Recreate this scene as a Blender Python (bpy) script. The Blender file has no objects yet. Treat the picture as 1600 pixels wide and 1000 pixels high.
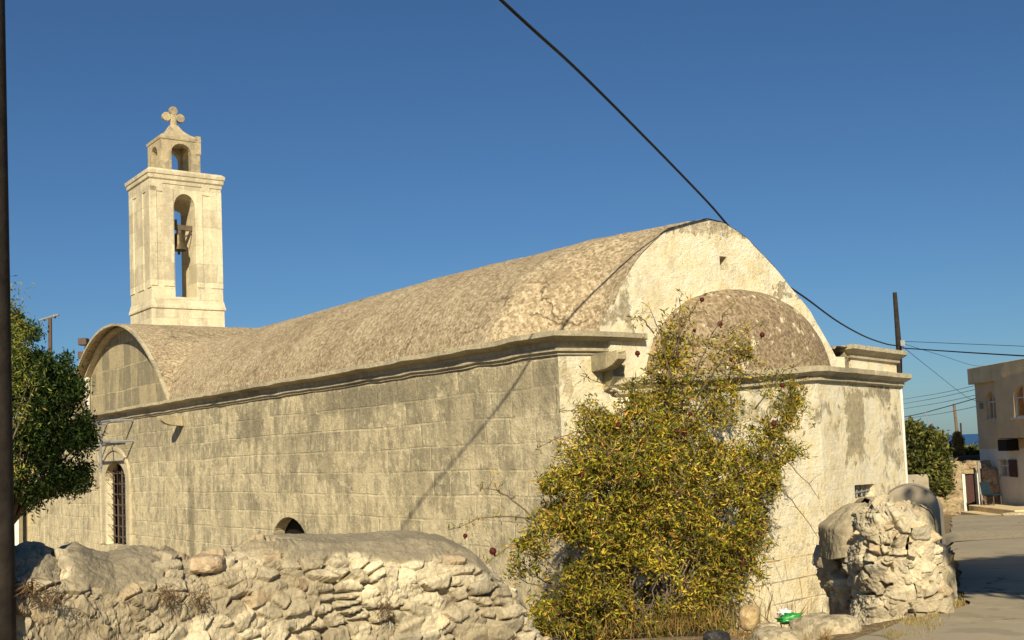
import bpy, math, random
import numpy as np
from mathutils import Vector, Matrix
from mathutils.geometry import tessellate_polygon
rad = math.radians
random.seed(7); RNG = np.random.default_rng(11)
scn = bpy.context.scene; COL = scn.collection
# ------------------------------------------------------------------ camera
F = 1740.; PX, PY = 800., 578.; ROLL = rad(2.4); PITCH = rad(4.2284); EYE = 1.6
cam = bpy.data.objects.new('camera', bpy.data.cameras.new('camera')); COL.objects.link(cam); scn.camera = cam
cam.data.sensor_width = 36; cam.data.lens = F*36/1600; cam.data.shift_y = (PY-500)/1600
cam.data.clip_start = .05; cam.data.clip_end = 90000
_r = Vector((1, 0, 0)); _f = Vector((0, math.cos(PITCH), math.sin(PITCH))); _u = Vector((0, -math.sin(PITCH), math.cos(PITCH)))
_ix = _r*math.cos(ROLL)-_u*math.sin(ROLL); _iy = _r*math.sin(ROLL)+_u*math.cos(ROLL)
cam.matrix_world = Matrix(((_ix.x, _iy.x, -_f.x, 0), (_ix.y, _iy.y, -_f.y, 0), (_ix.z, _iy.z, -_f.z, EYE), (0, 0, 0, 1)))
scn.render.resolution_x, scn.render.resolution_y = 1024, 640
# ------------------------------------------------------------------ sky and sun
SUN_AZ, SUN_EL = rad(.5), rad(30.5)      # direction the light travels: azimuth from +Y towards +X
w = bpy.data.worlds.new('World'); scn.world = w; w.use_nodes = True
nt = w.node_tree; bg = nt.nodes['Background']; sk = nt.nodes.new('ShaderNodeTexSky')
sk.sky_type = 'NISHITA'; sk.sun_disc = False; sk.sun_elevation = SUN_EL; sk.sun_rotation = math.pi+SUN_AZ
sk.altitude = 0; sk.air_density = 1.0; sk.dust_density = .3; sk.ozone_density = 6.0
tn_ = nt.nodes.new('ShaderNodeMix'); tn_.data_type = 'RGBA'; tn_.blend_type = 'MULTIPLY'; tn_.inputs[0].default_value = 1; nt.links.new(sk.outputs[0], tn_.inputs[6]); tn_.inputs[7].default_value = (.64, .83, .95, 1); nt.links.new(tn_.outputs[2], bg.inputs[0]); bg.inputs[1].default_value = .056
sl = bpy.data.lights.new('sun', 'SUN'); sl.energy = 5.0; sl.angle = rad(.53); sl.color = (1, .87, .62)
so = bpy.data.objects.new('sun', sl); COL.objects.link(so)
so.rotation_euler = Vector((math.sin(SUN_AZ)*math.cos(SUN_EL), math.cos(SUN_AZ)*math.cos(SUN_EL), -math.sin(SUN_EL))).to_track_quat('-Z', 'Y').to_euler()
vs = scn.view_settings; vs.view_transform = 'Standard'; vs.look = 'None'; vs.exposure = 0.36; vs.gamma = 1

# ------------------------------------------------------------------ measuring helpers (photo pixel -> point on a known plane)
def ray(x, y):
    dx, dy = x-PX, PY-y
    u = dx*math.cos(ROLL)+dy*math.sin(ROLL); v = -dx*math.sin(ROLL)+dy*math.cos(ROLL)
    c, s = math.cos(PITCH), math.sin(PITCH)
    return Vector((u, F*c-v*s, F*s+v*c))/F
O = Vector((0, 0, EYE))
def at(x, y, Y): r = ray(x, y); return O+r*(Y/r.y)
def onplane(x, y, p, n): r = ray(x, y); return O+r*((p-O).dot(n)/r.dot(n))
def proj(p):
    q = Vector(p)-O; c, s = math.cos(PITCH), math.sin(PITCH)
    d = q.y*c+q.z*s; v = (-q.y*s+q.z*c)/d*F; u = q.x/d*F
    return PX+u*math.cos(ROLL)-v*math.sin(ROLL), PY-(u*math.sin(ROLL)+v*math.cos(ROLL))
P0 = at(866.4, 516.8, 14.); P0.z = 0           # south-east corner of the church cornice, on plan
D1 = Vector((-.59654441, .80258007, 0)); D2 = Vector((.80258007, .59654441, 0))
def loc(w_): r = w_-P0; return Vector((r.dot(D2), r.dot(D1), w_.z))
def Wd(x, y, z=0): return P0+D2*x+D1*y+Vector((0, 0, z))
def S(px, py, off=.2): return loc(onplane(px, py, Wd(off, 0), D2))
def E_(px, py, off=.2): return loc(onplane(px, py, Wd(0, off), D1))
def zat(x, y, py):
    lo, hi = -3, 12
    for _ in range(40):
        m = (lo+hi)/2
        if proj(Wd(x, y, m))[1] > py: lo = m
        else: hi = m
    return m

# ------------------------------------------------------------------ object helpers
def tag(o, label=None, cat=None, group=None, kind=None):
    if label: o['label'] = label
    if cat: o['category'] = cat
    if group: o['group'] = group
    if kind: o['kind'] = kind
    return o
def empty(name, l=(0, 0, 0), rz=0, **k):
    o = bpy.data.objects.new(name, None); COL.objects.link(o); o.location = l; o.rotation_euler = (0, 0, rz)
    o.empty_display_size = .2
    return tag(o, **k)
def link(name, me, m, parent=None, smooth=False):
    o = bpy.data.objects.new(name, me); COL.objects.link(o)
    if m: me.materials.append(getattr(m, 'm', m))
    if parent: o.parent = parent
    if smooth: me.polygons.foreach_set('use_smooth', [True]*len(me.polygons))
    return o
def npmesh(name, V, Fq, colr=None):
    me = bpy.data.meshes.new(name); V = np.asarray(V, dtype=np.float32); Fq = np.asarray(Fq, dtype=np.int32)
    me.vertices.add(len(V)); me.vertices.foreach_set('co', V.ravel())
    k = Fq.shape[1]; me.loops.add(Fq.size); me.loops.foreach_set('vertex_index', Fq.ravel())
    me.polygons.add(len(Fq)); me.polygons.foreach_set('loop_start', np.arange(0, Fq.size, k, dtype=np.int32))
    if colr is not None:
        a = me.color_attributes.new('Col', 'FLOAT_COLOR', 'POINT')
        c = np.ones((len(V), 4), np.float32); c[:, :3] = colr; a.data.foreach_set('color', c.ravel())
    me.update(calc_edges=True); me.validate(); return me
def gridfaces(nu, nv, close=False):
    i = np.arange(nu-1 if not close else nu)[:, None]; j = np.arange(nv-1)[None, :]
    i2 = (i+1) % nu
    return np.stack([i*nv+j, i2*nv+j, i2*nv+j+1, i*nv+j+1], -1).reshape(-1, 4)
class MB:
    def __init__(s): s.v = []; s.f = []
    def add(s, vs_, fs): b = len(s.v); s.v += [tuple(x) for x in vs_]; s.f += [tuple(b+i for i in f) for f in fs]; return s
    def box(s, a, b, M=None, taper=0):
        (x0, y0, z0), (x1, y1, z1) = a, b; t = taper
        P = [(x0, y0, z0), (x1, y0, z0), (x1, y1, z0), (x0, y1, z0), (x0+t, y0+t, z1), (x1-t, y0+t, z1), (x1-t, y1-t, z1), (x0+t, y1-t, z1)]
        if M: P = [M @ Vector(p) for p in P]
        return s.add(P, [(3, 2, 1, 0), (4, 5, 6, 7), (0, 1, 5, 4), (1, 2, 6, 5), (2, 3, 7, 6), (3, 0, 4, 7)])
    def tube(s, pts, r, n=8, caps=True):
        pts = [Vector(p) for p in pts]; k = len(pts); rs = r if isinstance(r, (list, tuple)) else [r]*k
        b = len(s.v); prev = None
        for i, p in enumerate(pts):
            t = (pts[min(i+1, k-1)]-pts[max(i-1, 0)]).normalized()
            if prev is None:
                a = Vector((0, 0, 1)) if abs(t.z) < .9 else Vector((1, 0, 0)); prev = t.cross(a).normalized()
            else: prev = (prev-t*prev.dot(t)).normalized()
            q = t.cross(prev)
            for j in range(n):
                an = 2*math.pi*j/n; s.v.append(tuple(p+prev*(math.cos(an)*rs[i])+q*(math.sin(an)*rs[i])))
        for i in range(k-1):
            for j in range(n): s.f.append((b+i*n+j, b+i*n+(j+1) % n, b+(i+1)*n+(j+1) % n, b+(i+1)*n+j))
        if caps: s.f.append(tuple(b+j for j in range(n))[::-1]); s.f.append(tuple(b+(k-1)*n+j for j in range(n)))
        return s
    def lathe(s, prof, c=(0, 0, 0), n=24):
        b = len(s.v); k = len(prof)
        for r_, z in prof:
            for j in range(n): a = 2*math.pi*j/n; s.v.append((c[0]+r_*math.cos(a), c[1]+r_*math.sin(a), c[2]+z))
        for i in range(k-1):
            for j in range(n): s.f.append((b+i*n+j, b+i*n+(j+1) % n, b+(i+1)*n+(j+1) % n, b+(i+1)*n+j))
        return s
    def plate(s, outer, holes, M, d, back=True, rim=True):
        """2-D polygon (with holes) in M's XY plane, extruded along M's -Z by d"""
        loops = [outer]+holes
        flat = [p for L in loops for p in L]
        tris = tessellate_polygon([[Vector((p[0], p[1], 0)) for p in L] for L in loops])
        b = len(s.v); n = len(flat)
        for p in flat: s.v.append(tuple(M @ Vector((p[0], p[1], 0))))
        for p in flat: s.v.append(tuple(M @ Vector((p[0], p[1], -d))))
        for t in tris:
            s.f.append(tuple(b+i for i in t))
            if back: s.f.append(tuple(b+n+i for i in t[::-1]))
        o = 0
        for li, L in enumerate(loops):
            k = len(L)
            if rim or li > 0:
                for i in range(k): s.f.append((b+o+i, b+o+(i+1) % k, b+n+o+(i+1) % k, b+n+o+i))
            o += k
        return s
    def sweep(s, prof, path, caps=True):
        """profile (out, z) along plan path [(x,y,dz)], outward = right-hand side of travel"""
        k = len(path); P = [Vector((p[0], p[1])) for p in path]; b = len(s.v); m = len(prof)
        for i in range(k):
            d0 = (P[i]-P[i-1]).normalized() if i > 0 else (P[1]-P[0]).normalized()
            d1 = (P[i+1]-P[i]).normalized() if i < k-1 else d0
            n0 = Vector((d0.y, -d0.x)); n1 = Vector((d1.y, -d1.x)); n = (n0+n1).normalized(); sc = 1/max(.4, n.dot(n0))
            for o_, z in prof: q = P[i]+n*(o_*sc); s.v.append((q.x, q.y, z+path[i][2]))
        for i in range(k-1):
            for j in range(m-1): s.f.append((b+i*m+j, b+(i+1)*m+j, b+(i+1)*m+j+1, b+i*m+j+1))
        if caps: s.f.append(tuple(b+j for j in range(m))); s.f.append(tuple(b+(k-1)*m+j for j in range(m))[::-1])
        return s
    def build(s, name, m, parent=None, smooth=False, bevel=0, **k):
        me = bpy.data.meshes.new(name); me.from_pydata(s.v, [], s.f)
        import bmesh
        bm = bmesh.new(); bm.from_mesh(me); bmesh.ops.recalc_face_normals(bm, faces=bm.faces); bm.to_mesh(me); bm.free()
        me.update(); o = link(name, me, m, parent, smooth)
        if bevel:
            bv = o.modifiers.new('bevel', 'BEVEL'); bv.width = bevel; bv.segments = 2; bv.limit_method = 'ANGLE'
        return tag(o, **k)
def frame_M(org, ex, ey):
    ex = Vector(ex).normalized(); ey = Vector(ey).normalized(); ez = ex.cross(ey)
    return Matrix(((ex.x, ey.x, ez.x, org[0]), (ex.y, ey.y, ez.y, org[1]), (ex.z, ey.z, ez.z, org[2]), (0, 0, 0, 1)))
# numpy noise ------------------------------------------------------
def _h(i, j, k=0): 
    x = np.sin(i*127.1+j*311.7+k*74.7)*43758.5453; return x-np.floor(x)
def vnoise(x, y, seed=0):
    i = np.floor(x); j = np.floor(y); f = x-i; g = y-j; f = f*f*(3-2*f); g = g*g*(3-2*g)
    return (_h(i, j, seed)*(1-f)+_h(i+1, j, seed)*f)*(1-g)+(_h(i, j+1, seed)*(1-f)+_h(i+1, j+1, seed)*f)*g
def fbm(x, y, o=4, seed=0):
    a = 0; s = .5
    for k in range(o): a = a+s*vnoise(x*2**k+k*13.7, y*2**k+k*7.3, seed+k); s *= .5
    return a/(1-.5**o)
def worley(x, y, seed=0, jit=.9):
    i = np.floor(x); j = np.floor(y); F1 = np.full(x.shape, 9.); F2 = F1.copy(); ci = np.zeros(x.shape); cj = ci.copy(); dx = ci.copy(); dy = ci.copy()
    for a in (-1, 0, 1):
        for b in (-1, 0, 1):
            u, v = i+a, j+b; qx = u+.5+jit*(_h(u, v, seed)-.5); qy = v+.5+jit*(_h(u, v, seed+5)-.5)
            d = np.hypot(x-qx, y-qy); n = d < F1
            F2 = np.where(n, F1, np.minimum(F2, d)); F1 = np.where(n, d, F1)
            ci = np.where(n, u, ci); cj = np.where(n, v, cj); dx = np.where(n, x-qx, dx); dy = np.where(n, y-qy, dy)
    return F1, F2, ci, cj, dx, dy
def sstep(a, b, x): t = np.clip((x-a)/(b-a), 0, 1); return t*t*(3-2*t)

# ------------------------------------------------------------------ materials
class Mat:
    def __init__(s, name, rough=.9, spec=.2):
        s.m = bpy.data.materials.new(name); s.m.use_nodes = True; s.t = s.m.node_tree; s.n = s.t.nodes; s.b = s.n['Principled BSDF']
        s.b.inputs['Roughness'].default_value = rough; s.b.inputs['Specular IOR Level'].default_value = spec
    def new(s, ty, **k):
        n = s.n.new('ShaderNode'+ty)
        for a, v in k.items(): setattr(n, a, v)
        return n
    def put(s, sock, v):
        if isinstance(v, bpy.types.NodeSocket): s.t.links.new(v, sock)
        elif v is not None:
            if isinstance(v, (tuple, list)) and len(v) == 3 and sock.type == 'RGBA': v = (*v, 1)
            sock.default_value = v
    def coord(s, o='Object'): return s.new('TexCoord').outputs[o]
    def vec(s, src, sc=(1, 1, 1)):
        n = s.new('VectorMath', operation='MULTIPLY'); s.put(n.inputs[0], src); n.inputs[1].default_value = sc; return n.outputs[0]
    def vadd(s, a, b):
        n = s.new('VectorMath', operation='ADD'); s.put(n.inputs[0], a); s.put(n.inputs[1], b); return n.outputs[0]
    def noise(s, v, scale, detail=4, rough=.6, dist=0, out=0):
        n = s.new('TexNoise'); s.put(n.inputs['Vector'], v); n.inputs['Scale'].default_value = scale; n.inputs['Detail'].default_value = detail
        n.inputs['Roughness'].default_value = rough; n.inputs['Distortion'].default_value = dist; return n.outputs[out]
    def voro(s, v, scale, feat='F1', out='Distance', rnd=1):
        n = s.new('TexVoronoi', feature=feat); s.put(n.inputs['Vector'], v); n.inputs['Scale'].default_value = scale; n.inputs['Randomness'].default_value = rnd; return n.outputs[out]
    def ramp(s, f, lo, hi, a=0., b=1.):
        n = s.new('MapRange'); s.put(n.inputs[0], f); n.inputs[1].default_value = lo; n.inputs[2].default_value = hi; n.inputs[3].default_value = a; n.inputs[4].default_value = b; return n.outputs[0]
    def math(s, op, a, b=None):
        n = s.new('Math', operation=op); s.put(n.inputs[0], a); s.put(n.inputs[1], b); return n.outputs[0]
    def mix(s, f, a, b, bt='MIX'):
        n = s.new('Mix', data_type='RGBA', blend_type=bt); s.put(n.inputs[0], f); s.put(n.inputs[6], a); s.put(n.inputs[7], b); return n.outputs[2]
    def bump(s, h, st=.5, d=.02):
        n = s.new('Bump'); s.put(n.inputs['Height'], h); n.inputs['Strength'].default_value = st; n.inputs['Distance'].default_value = d
        s.t.links.new(n.outputs[0], s.b.inputs['Normal']); return n
    def base(s, c): s.put(s.b.inputs['Base Color'], c); return s
    def sep(s, v): n = s.new('SeparateXYZ'); s.put(n.inputs[0], v); return n.outputs
    def comb(s, x, y, z=0.): n = s.new('CombineXYZ'); s.put(n.inputs[0], x); s.put(n.inputs[1], y); s.put(n.inputs[2], z); return n.outputs[0]

def masonry(name, A, B, G, mort, row=.33, wid=.56, grey=.5, wash=None, washamt=(.45, .6), streak=.5, bump=.6, msize=.016, darkjoint=0., patches=(), blk=.5, jointz=None, mott=.4, mamt=.8, stains=()):
    """weathered ashlar: per-block tints, light mortar, drips, lichen, optional peeling lime wash"""
    m = Mat(name); co = m.coord(); x, y, z = m.sep(co)
    xy = m.math('ADD', x, y); v0 = m.comb(xy, z)
    wob = m.noise(co, .4, 1, out=1); wob2 = m.noise(co, 4, 4, .7, out=1)
    v = m.vadd(m.vadd(v0, m.vec(wob, (.5, .10, 0))), m.vec(wob2, (.06, .035, 0)))
    br = m.new('TexBrick'); m.put(br.inputs['Vector'], v); br.inputs['Scale'].default_value = 1; br.inputs['Brick Width'].default_value = wid
    br.inputs['Row Height'].default_value = row; br.inputs['Mortar Size'].default_value = msize; br.inputs['Mortar Smooth'].default_value = .8
    br.inputs['Color1'].default_value = (0, 0, 0, 1); br.inputs['Color2'].default_value = (1, 1, 1, 1); br.inputs['Mortar'].default_value = (.35, .35, .35, 1); br.offset_frequency = 2; br.offset = .43; br.squash_frequency = 3; br.squash = .8
    rnd = m.sep(br.outputs['Color'])[0]; fac = m.math('MULTIPLY', br.outputs['Fac'], m.ramp(m.noise(co, 1.25, 5, .7), .40, .58, .12, 1))
    n1 = m.noise(co, 1.9, 6, .68); n2 = m.noise(co, 13, 8, .78); n3 = m.noise(m.vec(co, (4.5, 4.5, .9)), 1., 7, .7); n4 = m.noise(co, 4.7, 8, .75)
    t = m.math('ADD', m.math('MULTIPLY', rnd, .22*blk*2), m.math('ADD', m.math('MULTIPLY', n1, .5), m.math('MULTIPLY', n4, .45)))
    c = m.mix(m.ramp(t, .40, .78), A, B)
    gm = m.math('ADD', m.math('MULTIPLY', rnd, .34*blk*2), m.math('ADD', m.math('MULTIPLY', n3, .55*streak), m.math('ADD', m.math('MULTIPLY', m.noise(co, .8, 5), .45), m.math('MULTIPLY', n4, .40))))
    hi = m.ramp(z, -.6, 3.0, 0., .14); lo = .17*blk*2+.275*streak+.425
    c = m.mix(m.math('MULTIPLY', m.ramp(m.math('ADD', gm, hi), lo+.16-grey*.12, lo+.34-grey*.12), .85), c, G)
    mm = m.math('MULTIPLY', fac, m.ramp(m.noise(co, 2.6, 5), .40, .62, 0, mamt))
    if jointz: mm = m.math('MULTIPLY', mm, m.ramp(z, jointz[0], jointz[1], 1, .1))
    c = m.mix(mm, c, mort)
    c = m.mix(m.ramp(n2, .50, .68, 0, .55), c, tuple(k*.60 for k in A))
    h = m.math('SUBTRACT', m.math('ADD', m.math('MULTIPLY', n2, 1.), m.math('ADD', m.math('MULTIPLY', n1, .5), m.math('MULTIPLY', n4, .9))), m.math('MULTIPLY', m.math('MULTIPLY', fac, m.ramp(z, *(jointz or (9, 10)), 1, .15)), .3))
    if wash:
        wn = m.math('ADD', m.math('MULTIPLY', n1, .60), m.math('ADD', m.math('MULTIPLY', n4, .30), m.math('MULTIPLY', n2, .20)))
        for (cx, cz, rx, rz, am) in patches:
            dx = m.math('DIVIDE', m.math('SUBTRACT', x, cx), rx); dz = m.math('DIVIDE', m.math('SUBTRACT', z, cz), rz)
            q = m.math('MAXIMUM', m.math('ABSOLUTE', dx), m.math('ABSOLUTE', dz)); q = m.math('ADD', q, m.math('MULTIPLY', m.math('SUBTRACT', n4, .5), 3.4))
            k_ = m.ramp(q, 1.05, .80, 0, 1); wn = m.math('SUBTRACT', wn, m.math('MULTIPLY', k_, am)); c = m.mix(m.math('MULTIPLY', k_, .8), c, m.mix(m.ramp(n2, .4, .6), tuple(k*.8 for k in G), tuple(k*1.35 for k in G)))
        wf = m.ramp(wn, washamt[0], washamt[1]); wc = m.mix(m.ramp(m.noise(co, 3.3, 6, .7), .42, .62), wash, tuple(a*b for a, b in zip(wash, (.97, .90, .74))))
        c = m.mix(wf, c, wc); h = m.math('ADD', h, m.math('MULTIPLY', wf, .35))
    if darkjoint:
        dj = m.math('MULTIPLY', fac, m.ramp(m.noise(co, 1.7, 4), .42, .58, 0, darkjoint))
        if jointz: dj = m.math('MULTIPLY', dj, m.ramp(z, jointz[0], jointz[1], 1, .12))
        c = m.mix(dj, c, tuple(k*.42 for k in A))
    if mott: c = m.mix(m.ramp(m.noise(m.vec(co, (1, 1, .6)), 3.1, 9, .8), .49, .57, 0, .62*mott), c, tuple(k*.9 for k in G)); c = m.mix(m.ramp(m.noise(co, 6.3, 9, .8), .52, .60, 0, .6*mott), c, tuple(min(1, k*1.08) for k in B))
    for (cx, cz, rx, rz, am) in stains:
        dx = m.math('DIVIDE', m.math('SUBTRACT', xy, cx), rx); dz = m.math('DIVIDE', m.math('SUBTRACT', z, cz), rz)
        q = m.math('ADD', m.math('MAXIMUM', m.math('ABSOLUTE', dx), m.math('ABSOLUTE', dz)), m.math('MULTIPLY', m.math('SUBTRACT', n4, .5), 3.2))
        c = m.mix(m.ramp(q, 1.1, .6, 0, am), c, m.mix(m.ramp(n2, .4, .6), tuple(k*.62 for k in G), G))
    pit = m.ramp(m.noise(co, 33, 5, .8), .30, .40, .75, 0); c = m.mix(pit, c, tuple(k*.38 for k in A))
    m.base(c); m.bump(h, bump, .07); return m
M = {}
M['swall'] = masonry('old_ashlar', (.70, .595, .385), (.96, .84, .57), (.35, .31, .215), (.97, .86, .60), row=.36, wid=.60, grey=1.0, streak=1.2, bump=.95, msize=.022, blk=.34, mott=1.0, mamt=.5, stains=((13.5, .2, .22, 1.5, .75), (13.9, 2.2, .5, .35, .4), (1.0, 2.45, .8, .35, .45), (5.2, 2.6, 2.4, .22, .65), (10.2, 2.35, .7, .4, .7), (7.0, 1.5, .35, .3, .5), (4.0, 1.2, .5, .25, .35), (11.6, .6, .4, .6, .4), (2.6, 2.2, .5, .5, .3), (8.2, 1.9, 1.2, .3, .35), (17.5, 2.3, 2.5, .5, .35)))
M['ewall'] = masonry('limewashed_masonry', (.62, .49, .28), (.82, .69, .44), (.36, .32, .22), (.60, .46, .27), row=.30, wid=.52, grey=.5, wash=(.90, .84, .66), washamt=(.42, .50), streak=.45, bump=.7, darkjoint=.8, patches=((6.05, 1.85, .36, .50, .5), (7.3, 2.35, .9, .10, .08), (7.5, 1.3, .4, 1.0, .07), (3.4, 2.1, 1.6, .3, .07)), jointz=(.0, .9))
M['gable'] = masonry('limewashed_gable', (.56, .45, .28), (.78, .66, .42), (.36, .31, .22), (.6, .5, .3), row=.4, wid=.7, grey=.5, wash=(.90, .84, .66), washamt=(.37, .45), streak=.3, bump=.7, patches=((3.0, 4.72, 1.1, .14, .16), (1.25, 3.8, .18, .6, .14), (4.9, 3.9, .5, .14, .14)), jointz=(-3, -2))
M['tower'] = masonry('cream_ashlar', (.72, .63, .43), (.88, .81, .60), (.46, .40, .28), (.45, .37, .22), row=.52, wid=.9, grey=.75, streak=.9, bump=.4, msize=.012, darkjoint=1., blk=.3, mott=.3)
M['lantern'] = masonry('weathered_lantern_stone', (.52, .43, .27), (.72, .61, .39), (.28, .24, .17), (.42, .35, .23), row=.3, wid=.4, grey=.8, streak=.9, bump=.6, blk=.4)
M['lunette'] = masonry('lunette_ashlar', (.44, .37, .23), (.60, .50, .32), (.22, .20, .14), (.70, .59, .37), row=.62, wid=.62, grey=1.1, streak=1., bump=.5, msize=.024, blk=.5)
M['trim'] = masonry('cornice_stone', (.56, .49, .34), (.80, .70, .48), (.27, .24, .17), (.40, .36, .27), row=.6, wid=.9, grey=.35, streak=.3, bump=.8, msize=.008, blk=.3)
def speckle(name, A, B, C, sc=22, bump=1., big=.6, spots=None, crack=0):
    m = Mat(name); co = m.coord()
    n1 = m.noise(co, sc*.75, 6, .8); n2 = m.noise(co, sc*1.6, 4, .8); n0 = m.noise(co, big, 4, .6); vc = m.sep(m.voro(m.vadd(co, m.vec(n1_ := m.noise(co, sc, 3, out=1), (.05, .05, .05))), sc*2.4, 'F1', 'Color'))[0]
    c = m.mix(m.ramp(n1, .34, .64), A, B); c = m.mix(m.ramp(n2, .50, .66), c, C); c = m.mix(m.ramp(m.noise(co, sc*1.1, 5, .8), .36, .46, .75, 0), c, tuple(k*.55 for k in A))
    c = m.mix(m.ramp(n0, .35, .7, 0, .55), c, tuple(k*.72 for k in A))
    c = m.mix(m.ramp(vc, .66, .85, 0, .38), c, C); c = m.mix(m.ramp(vc, .36, .16, 0, .6), c, tuple(k*.62 for k in A))
    if crack:
        cv = m.vadd(co, m.vec(m.noise(co, 2.5, 4, out=1), (.5, .5, .5))); ce = m.voro(cv, .55, 'DISTANCE_TO_EDGE'); cm = m.math('MULTIPLY', m.ramp(ce, .0, .012, 1, 0), m.ramp(m.noise(co, .9, 2), .48, .56)); c = m.mix(cm, c, tuple(k*.35 for k in A))
        c = m.mix(m.ramp(m.noise(co, 1.1, 7, .75), .52, .68, 0, .25), c, tuple(min(1, k*1.0) for k in C)); c = m.mix(m.ramp(m.noise(co, 1.6, 8, .8), .54, .64, 0, .55), c, tuple(k*.7 for k in A))
    if spots:
        sn = m.ramp(m.noise(co, 5.5, 4, .6), .60, .66); c = m.mix(sn, c, spots)
    m.base(c); m.bump(m.math('ADD', n1, m.math('MULTIPLY', n2, .7)), bump*.65, .05); return m
M['roof'] = speckle('lime_mortar_roof', (.30, .225, .135), (.54, .43, .275), (.74, .63, .44), sc=11, big=.5, crack=1)
M['dome'] = speckle('dome_mortar', (.24, .175, .11), (.42, .32, .20), (.56, .45, .30), sc=12, spots=(.74, .65, .46))
M['earth'] = speckle('dry_earth', (.20, .14, .075), (.34, .25, .13), (.46, .36, .21), sc=14)
def vcol(name, rough=.95, sc=60, bump=.6, amt=.35, dist=.01):
    m = Mat(name, rough); a = m.new('VertexColor', layer_name='Col'); co = m.coord()
    n = m.noise(co, sc, 5, .7); n2 = m.noise(co, sc*.22, 4, .7)
    c = m.mix(m.ramp(n, .3, .7, 0, amt), a.outputs[0], (.05, .04, .03), 'MIX'); c = m.mix(m.ramp(n2, .55, .75, 0, .4), c, (.62, .53, .36)); m.base(c)
    m.bump(m.math('ADD', n, m.math('MULTIPLY', n2, .8)), bump, dist); return m
M['rubble'] = vcol('rubble_masonry', sc=55, bump=.9, dist=.012)
def leafm(name, tr=.27, rough=.6):
    m = Mat(name, rough, .25); a = m.new('VertexColor', layer_name='Col'); m.base(a.outputs[0])
    t = m.new('BsdfTranslucent'); m.put(t.inputs[0], a.outputs[0]); mx = m.new('MixShader'); mx.inputs[0].default_value = tr
    m.t.links.new(m.b.outputs[0], mx.inputs[1]); m.t.links.new(t.outputs[0], mx.inputs[2]); m.t.links.new(mx.outputs[0], m.n['Material Output'].inputs[0]); return m
M['leaf'] = leafm('leaf')
def plain(name, c, rough=.8, var=.25, sc=8, bump=.2, spec=.2, metal=0, c2=None):
    m = Mat(name, rough, spec); co = m.coord(); n = m.noise(co, sc, 5, .65)
    m.base(m.mix(m.ramp(n, .3, .7), tuple(k*(1-var) for k in c), c2 or tuple(min(1, k*(1+var*.6)) for k in c))); m.b.inputs['Metallic'].default_value = metal
    m.bump(n, bump, .01); return m
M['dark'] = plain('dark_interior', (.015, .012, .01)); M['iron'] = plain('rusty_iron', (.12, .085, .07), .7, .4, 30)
M['greymetal'] = plain('grey_steel', (.30, .31, .32), .5, .2, 20, metal=.3); M['bronze'] = plain('bronze', (.14, .11, .06), .5, .4, 20, metal=.5)
M['wood'] = plain('old_timber', (.16, .12, .08), .9, .4, 12); M['bark'] = plain('bark', (.17, .13, .09), .95, .35, 25, .6)
M['polewood'] = plain('tarred_pole', (.035, .028, .022), .9, .5, 9, .6); M['rubber'] = plain('cable_black', (.02, .02, .02), .6)
M['fruit'] = plain('pomegranate_skin', (.085, .014, .011), .6, .5, 30, spec=.2); M['whitepaint'] = plain('white_paint', (.70, .68, .62), .7, .12, 5)
M['housewall'] = plain('beige_render', (.70, .52, .31), .9, .14, 1.3); M['housewhite'] = plain('white_render', (.78, .71, .60), .9, .10, 1.3)
M['fascia'] = plain('concrete_fascia', (.70, .56, .33), .9, .2, 2.); M['glass'] = plain('window_glass', (.20, .23, .25), .15, .2, 1, 0, spec=.6)
M['darkwood'] = plain('dark_brown_door', (.07, .035, .03), .7); M['greyrender'] = plain('grey_cement', (.36, .31, .235), .95, .25, 3, .5)
M['greencap'] = plain('green_plastic', (.12, .30, .16), .5); M['bagwhite'] = plain('white_plastic', (.75, .76, .75), .4); M['baggreen'] = plain('green_bag', (.03, .30, .06), .35, .4, 25, spec=.5)
M['blue'] = plain('blue_plastic', (.02, .035, .05), .95, spec=.02); M['rock'] = speckle('limestone_rock', (.40, .33, .21), (.58, .49, .33), (.70, .61, .43), sc=9)
M['darkrock'] = speckle('dark_rock', (.03, .03, .035), (.07, .065, .065), (.12, .11, .10), sc=9); M['ochrerock'] = speckle('ochre_rock', (.44, .30, .14), (.58, .44, .24), (.66, .54, .34), sc=9)
M['pinkrock'] = speckle('pinkish_rock', (.50, .37, .24), (.64, .49, .33), (.70, .58, .40), sc=7)
M['paleshed'] = plain('corrugated_brown', (.10, .085, .075), .9)

# ------------------------------------------------------------------ ground, road, sea
WLINE = [(-40, -12), (-2.6, 3.8), (.4, 6.6), (2.7, 9.9), (4.15, 11.2), (4.95, 13.2), (5.35, 14.3), (7.75, 20.7), (17.2, 45), (60, 140)]
def wl_x(y): return np.interp(y, [p[1] for p in WLINE], [p[0] for p in WLINE])
def groundz(x, y):
    r = -np.clip(y-9, 0, 45)*.049; r = np.where(y > 54, -2.2-(y-54)*.09, r)
    ins = -.2-np.clip(y-10.6, 0, 5.5)*.165; ins = np.where(y > 54, -2.2-(y-54)*.09, np.where(y > 20, np.minimum(ins, r), ins))
    k = sstep(-.25, .25, x-wl_x(y)); z = ins*(1-k)+r*k
    return z+.05*(fbm(x*.7+50, y*.7+50, 3)-.5)*(1-k)
xs = np.concatenate([np.linspace(-900, -30, 30), np.linspace(-29, 1, 70), np.linspace(1.1, 12, 160), np.linspace(12.3, 40, 60), np.linspace(45, 900, 30)])
ys = np.concatenate([np.linspace(-60, 2, 15), np.linspace(2.2, 24, 180), np.linspace(24.5, 60, 70), np.linspace(65, 760, 40)])
X, Y = np.meshgrid(xs, ys, indexing='ij'); Z = groundz(X, Y)
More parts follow.
